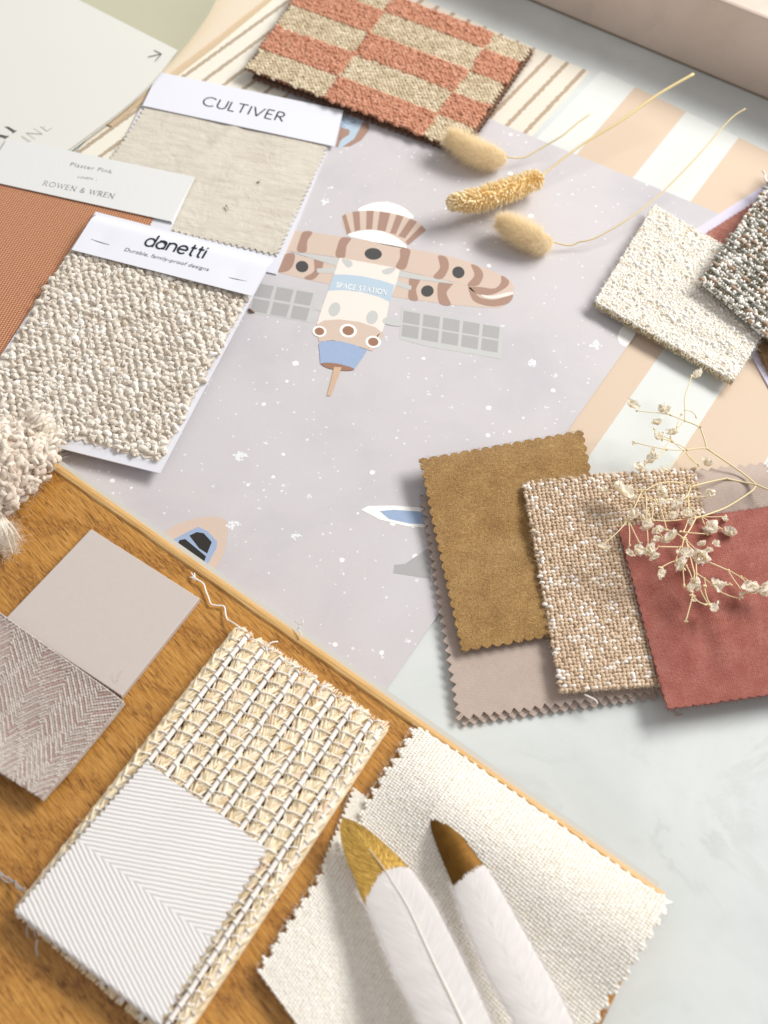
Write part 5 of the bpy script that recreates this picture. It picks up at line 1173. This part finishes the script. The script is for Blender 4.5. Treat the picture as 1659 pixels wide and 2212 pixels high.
feather([(215, 110), (192, 165), (205, 260), (240, 380), (290, 490), (320, 590), (348, 635), (400, 750), (460, 900), (520, 1050), (600, 1200), (680, 1353), (790, 1560)],
        [(215, 110), (300, 140), (400, 210), (500, 300), (600, 400), (680, 500), (760, 620), (850, 800), (940, 980), (1020, 1150), (1110, 1353), (1230, 1600)],
        .60, 0, 'feather', 'white feather with bright shiny gold tip and a visible shaft, left of the two', 24, 40, M_gold, 3.2, True, (.345, .27))
feather([(735, 40), (733, 100), (745, 190), (780, 290), (820, 390), (865, 495), (900, 620), (950, 770), (1010, 900), (1080, 1060), (1170, 1220), (1250, 1353), (1380, 1560)],
        [(735, 40), (800, 90), (880, 170), (960, 260), (1040, 370), (1120, 480), (1200, 620), (1290, 780), (1380, 940), (1480, 1110), (1600, 1353), (1730, 1600)],
        .5, 0, 'feather', 'white feather with dark bronze-gold tip, right of the two on the ivory cloth', 25, 42, M_gold2, 3.6, False, (.305, .255))

# ------------------------------------------------------------------ dried grasses
def ZG(x, y): return (929+.2*x, 252.2+.2*y)
M_stem = plain('straw_stem', '#dcc893', .5, .35); M_fluff = yarn('bunny_tail_fluff', [(0, '#ead6a8'), (.5, '#f6e9c8'), (1, '#fef7e6')], .9, 0, 0, trans=.5)
def path3(pts, k):
    pts = np.asarray(pts, float); x = np.linspace(0, len(pts)-1, k); i = np.clip(x.astype(int), 0, len(pts)-2); t = (x-i)[:, None]; g = lambda j: pts[np.clip(j, 0, len(pts)-1)]
    p0, p1, p2, p3 = g(i-1), g(i), g(i+1), g(i+2); return .5*((2*p1)+(-p0+p2)*t+(2*p0-5*p1+4*p2-p3)*t*t+(-p0+3*p1-3*p2+p3)*t**3)
def bunny(spine, rad, stem, label, awns, stemr=.00055):
    sp = path3([P((*ZG(x, y), z)) for x, y, z in spine], 40); rd = np.interp(np.linspace(0, 1, 40), np.linspace(0, 1, len(rad)), rad)/1000
    root = thing('bunny_tail_grass', tuple(sp[20]-np.array([0, 0, sp[20][2]-.0014])), label, 'dried grass', 'dried grass stems')
    mb = MB(); tube1(mb, sp, rd*.74, 16, 0, .85)
    nf = 7000; k = rng.integers(0, 40, nf); tg = unit(np.gradient(sp, axis=0)); th = rng.uniform(0, 2*pi, nf)
    n1 = unit(np.cross(tg, [0, 0, 1.])); n2 = np.cross(tg, n1); rv = np.cos(th)[:, None]*n1[k]+np.sin(th)[:, None]*n2[k]
    o_ = sp[k]+rv*rd[k][:, None]*.70+rng.normal(0, .0004, (nf, 3))
    fibres(mb, o_, rv+tg[k]*rng.uniform(.5, 1.3, nf)[:, None]+rng.normal(0, .25, (nf, 3)), rd[k]*rng.uniform(.3, .9, nf), .00007, .25, tone=np.clip(rng.normal(1.0, .15, nf), .5, 1))
    nf = 1800; k = rng.integers(0, 40, nf); th = rng.uniform(0, 2*pi, nf); rv = np.cos(th)[:, None]*n1[k]+np.sin(th)[:, None]*n2[k]
    fibres(mb, sp[k]+rv*rd[k][:, None]*.8, rv*.8+tg[k]*rng.uniform(.4, 1.6, nf)[:, None]+rng.normal(0, .3, (nf, 3)), .0048*rng.uniform(.4, 1.2, nf), .00008, .3, tone=1.0)
    k = rng.integers(22, 40, awns); th = rng.uniform(0, 2*pi, awns); rv = np.cos(th)[:, None]*n1[k]+np.sin(th)[:, None]*n2[k]
    fibres(mb, sp[k]+rv*rd[k][:, None]*.6, rv*.6+tg[k]*1.3, .011*rng.uniform(.6, 1.3, awns), .00006, .15, K=5, tone=.7)
    mb.build('seed_head', M_fluff, root)
    mb = MB(); tube1(mb, [P(p) for p in stem], stemr, 7, smooth=6); mb.build('stem', M_stem, root)
# spines run from the stem end to the free tip
bunny([(805, 440, 9), (700, 450, 10.5), (520, 400, 12), (380, 320, 13), (250, 240, 14.5), (200, 215, 15)], [2.5, 8.3, 8.8, 8.2, 6.5, 2.5],
      [(*ZG(830, 435), 9), (*ZG(960, 445), 7), (*ZG(1060, 420), 7), (*ZG(1250, 310), 10), (1200+15, 293, 14), (1245, 268, 17), (1274, 247, 19)], 'fluffy cream bunny tail seed head lying against the checked rug swatch corner', 34)
bunny([(1290, 1330, 8), (1200, 1370, 9), (1080, 1300, 10.5), (950, 1230, 12), (830, 1160, 13), (730, 1130, 13.5)], [2.5, 8.2, 8.6, 7.8, 6.6, 2.5],
      [(*ZG(1300, 1345), 8), (*ZG(1500, 1390), 5), (*ZG(1620, 1350), 6.5), (1262, 521, 7), (1290, 512, 8), (1350, 478, 11), (1420, 425, 14), (1500, 345, 20), (1575, 260, 26), (1610, 235, 28)], 'fluffy cream bunny tail seed head below the spiky grass head, its long thin stem reaching right', 40, .0005)
# phalaris
sp = path3([P((*ZG(x, y), z)) for x, y, z in [(1210, 640, 13), (1080, 700, 14), (900, 775, 15.5), (700, 840, 16.5), (500, 900, 17.5), (330, 925, 18), (190, 925, 18.5)]], 60)
rd = np.interp(np.linspace(0, 1, 60), [0, .08, .25, .5, .75, .93, 1], [2, 7.4, 10.0, 11.2, 9.6, 5.2, .8])/1000
root = thing('canary_grass', tuple(sp[30]-np.array([0, 0, .016])), 'spiky straw-yellow canary grass seed head on a long stem, between the two bunny tails', 'dried grass', 'dried grass stems')
M_husk = yarn('dry_husk', [(0, '#e8c98c'), (.35, '#f5e2b2'), (.7, '#fbf0cf'), (1, '#fefaea')], .6, 0, 0, 3, .3, .12, trans=.3)
M_husk2 = plain('husk_core', '#ecd09a', .8)
mb = MB(); tube1(mb, sp, rd*.55, 14); tg = unit(np.gradient(sp, axis=0)); n1 = unit(np.cross(tg, [0, 0, 1.])); n2 = np.cross(tg, n1)
core = mb.build('core', M_husk2, root); mb = MB()
N = 1150; k = np.clip((np.arange(N)/N*60).astype(int), 0, 59); th = np.arange(N)*2.39996+rng.normal(0, .15, N); rv = np.cos(th)[:, None]*n1[k]+np.sin(th)[:, None]*n2[k]
ln = (.0040+.0006*rng.normal(size=N)); dv = unit(rv*1.0+tg[k]*(.55+.9*(k[:, None]/60)**3)+rng.normal(0, .14, (N, 3)))
o_ = sp[k]+rv*rd[k][:, None]*.50; base_w = .00105
sd = unit(np.cross(dv, rv)+rng.normal(0, .25, (N, 3))); nn = np.cross(sd, dv)
prof = [(0, .55), (.35, 1.0), (.75, .62), (1.0, .03)]; VV = []
for t_, w_ in prof:
    for sgn in (-1, 0, 1):
        VV.append(o_+dv*(ln*t_*np.clip(rd[k]/.006, .35, 1.15))[:, None]+sd*(sgn*w_*base_w)+nn*((.00045*w_ if sgn == 0 else 0)))
V = np.stack(VV, 1); b_ = (np.arange(N)*12)[:, None]; F = []
for r_ in range(3):
    for c_ in range(2): a_ = r_*3+c_; F.append(b_+np.array([[a_, a_+1, a_+4, a_+3]]))
mb.add(V, np.concatenate(F), np.tile(np.stack([np.repeat([0, .3, .7, 1], 3)*3, np.tile([0, .5, 1], 4)], -1), (N, 1)), np.repeat(np.clip(rng.normal(.62, .2, N), 0, 1), 12), smooth=False)
mb.build('husks', M_husk, root)
mb = MB(); tube1(mb, [sp[0], P((*ZG(1300, 560), 14)), P((*ZG(1659, 290), 19)), P((1340, 262, 24)), P((1420, 205, 29)), P((1498, 160, 34))], [.0006, .0007, .0008, .0009, .0010, .0011], 8, smooth=6); mb.build('stem', M_stem, root)

# ------------------------------------------------------------------ gypsophila sprig
def G(x, y): return (1260.8+.2609*x, 783+.2609*y)
def gz(x, y):   # height of the sprig (mm) over the marble, highest at the main joint
    return 21+5*np.sin(x/260.)+4*np.cos(y/310.)
M_gs = plain('pale_dry_stem', '#e2d2a8', .55, .3); M_petal = yarn('papery_petal', [(0, '#ecd8b2'), (.35, '#f8eed8'), (.7, '#fdf9ee'), (1, '#fffdf8')], .7, 0, 0, 3, .2, .1, trans=.5)
root = thing('gypsophila_sprig', tuple(P((*G(1425, 1010), 10))), 'dried gypsophila sprig of tiny cream flowers on thin straw stems, over the red swatch', 'dried flower')
br = [([(1600, 1065), (1526, 1052), (1430, 1012)], 1.0), ([(1430, 1012), (1300, 905), (1020, 712)], .8), ([(1430, 1012), (1290, 985), (1180, 960)], .85), ([(1180, 960), (1040, 990), (885, 1030)], .75),
 ([(1425, 1015), (1385, 1070), (1200, 1190), (1080, 1240), (975, 1275), (930, 1285)], .85), ([(1020, 712), (995, 620), (965, 535)], .7), ([(965, 535), (900, 505), (835, 482)], .6), ([(835, 482), (840, 395), (838, 290), (895, 115)], .4),
 ([(838, 395), (890, 405), (920, 430), (932, 452)], .25), ([(835, 482), (720, 435), (650, 400)], .4), ([(720, 435), (640, 420), (555, 412), (440, 400)], .3), ([(835, 482), (790, 530), (742, 590)], .35), ([(770, 540), (790, 470), (810, 430)], .25),
 ([(1020, 712), (940, 712), (860, 722)], .55), ([(860, 722), (690, 720), (430, 665)], .35), ([(860, 722), (790, 682), (650, 628)], .3), ([(860, 722), (868, 780), (950, 850)], .35), ([(860, 722), (780, 795), (680, 890)], .3),
 ([(950, 850), (870, 770), (735, 655)], .3), ([(735, 655), (675, 615), (600, 580), (585, 550)], .3), ([(722, 630), (660, 720), (610, 790)], .3), ([(690, 720), (620, 765), (500, 850)], .3),
 ([(885, 1030), (810, 1000), (700, 990), (600, 1012), (510, 1062)], .6), ([(510, 1062), (450, 1055), (390, 1052)], .4), ([(510, 1062), (518, 1150), (520, 1238)], .4), ([(520, 1238), (528, 1400), (535, 1520)], .3), ([(520, 1238), (550, 1280), (575, 1310)], .3),
 ([(885, 1030), (870, 1080), (848, 1115), (800, 1138), (600, 1138)], .55), ([(600, 1138), (500, 1120), (400, 1122)], .4), ([(600, 1138), (640, 1220), (690, 1385)], .35), ([(580, 1140), (572, 1240), (560, 1340)], .3), ([(848, 1112), (930, 1108), (1010, 1110)], .35),
 ([(480, 1070), (430, 1180), (368, 1300)], .45), ([(368, 1300), (285, 1400), (160, 1508)], .4), ([(368, 1300), (380, 1400), (378, 1520)], .3), ([(372, 1305), (420, 1410), (465, 1500)], .35), ([(840, 1130), (890, 1200), (975, 1275)], .5),
 ([(975, 1275), (1080, 1280), (1180, 1276)], .3), ([(975, 1275), (1080, 1340), (1200, 1412)], .4), ([(975, 1275), (1000, 1340), (1030, 1400)], .35), ([(930, 1285), (780, 1305), (640, 1312), (450, 1288)], .4), ([(930, 1285), (880, 1380), (828, 1455)], .6),
 ([(828, 1455), (740, 1400), (660, 1385)], .5), ([(800, 1400), (900, 1412), (1025, 1420)], .35), ([(868, 1110), (868, 1240), (862, 1310), (830, 1400)], .4), ([(828, 1455), (815, 1520), (800, 1528), (620, 1525)], .45), ([(620, 1525), (600, 1550), (588, 1575)], .3),
 ([(828, 1455), (900, 1560), (1000, 1640)], .55), ([(1000, 1640), (1100, 1680), (1195, 1722)], .55), ([(800, 1528), (775, 1600), (762, 1650)], .35), ([(762, 1640), (700, 1665), (640, 1700)], .3), ([(1195, 1722), (1245, 1800), (1325, 1912)], .35),
 ([(1200, 1720), (1300, 1780), (1380, 1860)], .4), ([(1300, 1775), (1340, 1790), (1370, 1815)], .25), ([(850, 1480), (890, 1640), (918, 1750)], .5), ([(930, 1640), (935, 1750), (940, 1830)], .4), ([(918, 1750), (905, 1850), (900, 1930)], .4),
 ([(900, 1850), (860, 1855), (830, 1850)], .3), ([(940, 1750), (1000, 1790), (1075, 1850)], .4), ([(1000, 1850), (1015, 1930), (1045, 2005)], .35), ([(1000, 1790), (1010, 1850)], .3), ([(900, 1930), (890, 1980), (845, 2145)], .35), ([(900, 1930), (950, 1980), (1010, 2005)], .35),
 ([(1105, 1885), (1200, 1930), (1290, 1955)], .35), ([(960, 1870), (1000, 1950), (1035, 2005)], .3), ([(820, 1700), (828, 1780), (832, 1850)], .3), ([(1100, 1850), (1160, 1845), (1215, 1838)], .3), ([(850, 1680), (880, 1740), (900, 1800)], .35), ([(610, 1395), (650, 1440), (665, 1460)], .3), ([(1030, 1545), (960, 1570), (850, 1470)], .35)]
mb = MB()
for pts, w_ in br:
    pp = [P((*G(x, y), gz(x, y)+(0 if i in (0, len(pts)-1) else rng.normal(0, .5)))) for i, (x, y) in enumerate(pts)]
    tube1(mb, pp, .00048*w_+.00013, 7, smooth=5)
joints = {pts[0] for pts, _ in br}|{pts[-1] for pts, _ in br}
jc = np.array([P((*G(x, y), gz(x, y))) for x, y in joints]); blobs(mb, jc, rng.normal(size=(len(jc), 3)), np.array([0, 0, 1.]), .00075, .0006, .0006, rough=.15)
mb.build('stems', M_gs, root)
fl = [(950, 112, 48), (395, 360, 48), (640, 392, 42), (690, 408, 34), (742, 582, 44), (615, 512, 44), (612, 632, 42), (405, 672, 24), (575, 762, 36), (565, 825, 46), (460, 888, 50), (630, 905, 34), (1010, 845, 54),
 (330, 1095, 78), (265, 1050, 42), (180, 1068, 36), (642, 1078, 46), (1052, 1075, 48), (655, 1180, 46), (790, 1195, 56), (720, 1258, 42), (860, 1265, 46), (870, 1335, 30), (415, 1268, 44), (485, 1280, 28), (540, 1360, 44), (610, 1390, 42),
 (590, 1470, 50), (715, 1470, 54), (430, 1550, 52), (375, 1585, 34), (530, 1548, 50), (590, 1600, 44), (162, 1545, 42), (1178, 1312, 34), (1085, 1400, 64), (1088, 1498, 30), (1230, 1432, 56), (985, 1512, 32), (1028, 1562, 34), (840, 1610, 62), (965, 1600, 66),
 (775, 1682, 62), (625, 1735, 42), (860, 1880, 46), (945, 1830, 46), (1095, 1858, 42), (1150, 1852, 44), (908, 1980, 18), (1295, 1930, 24), (1395, 1902, 64), (1475, 1868, 56), (1078, 2060, 60)]
def flower_mesh(seed, petals):
    r_ = np.random.default_rng(seed); mb = MB(); g = 6
    for j in range(petals):
        ph = j*2.4+r_.normal(0, .2); el = r_.uniform(.0, 1.0); ln = r_.uniform(.7, 1.25); wd = r_.uniform(.35, .6)
        u_, v_ = np.meshgrid(np.linspace(-1, 1, g), np.linspace(0, 1, g)); wv = wd*np.sin(np.clip(v_*.85+.12, 0, 1)*pi)**.6
        cup = .35*v_**2+.22*u_**2*v_; x = v_*ln; y = u_*wv; z = cup
        loc = np.stack([x, y, z], -1)+r_.normal(0, .085, (g, g, 3))*v_[..., None]
        ce, se = cos(el), sin(el); R1 = np.array([[ce, 0, -se], [0, 1, 0], [se, 0, ce]]); cp_, sp_ = cos(ph), sin(ph); R2 = np.array([[cp_, -sp_, 0], [sp_, cp_, 0], [0, 0, 1]])
        q_ = loc@R1.T@R2.T; i_ = np.arange(g*g).reshape(g, g)
        mb.add(q_, np.stack([i_[:-1, :-1], i_[:-1, 1:], i_[1:, 1:], i_[1:, :-1]], -1).reshape(-1, 4), np.stack([v_*2, u_], -1), np.clip(v_.ravel()*.35+r_.uniform(.35, .6), 0, 1))
    blobs(mb, np.array([[0, 0, .12]]), np.array([1., 0, 0]), np.array([0, 0, 1.]), .22, .22, .3, 0, .8)
    return mb
protos = []
from mathutils import Euler
for k, (x, y, s_) in enumerate(fl):
    sc_ = s_*.2609*.262/1000*1.3; h = gz(x, y)
    if k < 5: o = flower_mesh(k, [9, 11, 8, 10, 9][k]).build('flower', M_petal, root); protos.append(o.data); bpy.context.view_layer.update()
    else: o = bpy.data.objects.new('flower', protos[k % 5]); C.objects.link(o); o.parent = root; o.matrix_parent_inverse = root.matrix_world.inverted()
    o.location = P((*G(x, y), h)); o.scale = (sc_*rng.uniform(.95, 1.25), sc_*rng.uniform(.75, 1.0), sc_*rng.uniform(.8, 1)); o.rotation_euler = Euler((rng.uniform(-.9, .9), rng.uniform(-.9, .9), rng.uniform(0, 6.28)))
# small scraps
mb = MB(); tube1(mb, [D(538, 668, 1.5), D(544, 672, 2.4), D(550, 675, 1.6)], [.0007, .0010, .0004], 6, smooth=3); tag(mb.build('lint_scrap', plain('brown_lint', '#8d7469', .9)), 'tiny brown scrap of lint on the space wallpaper beside the boucle card', 'lint')
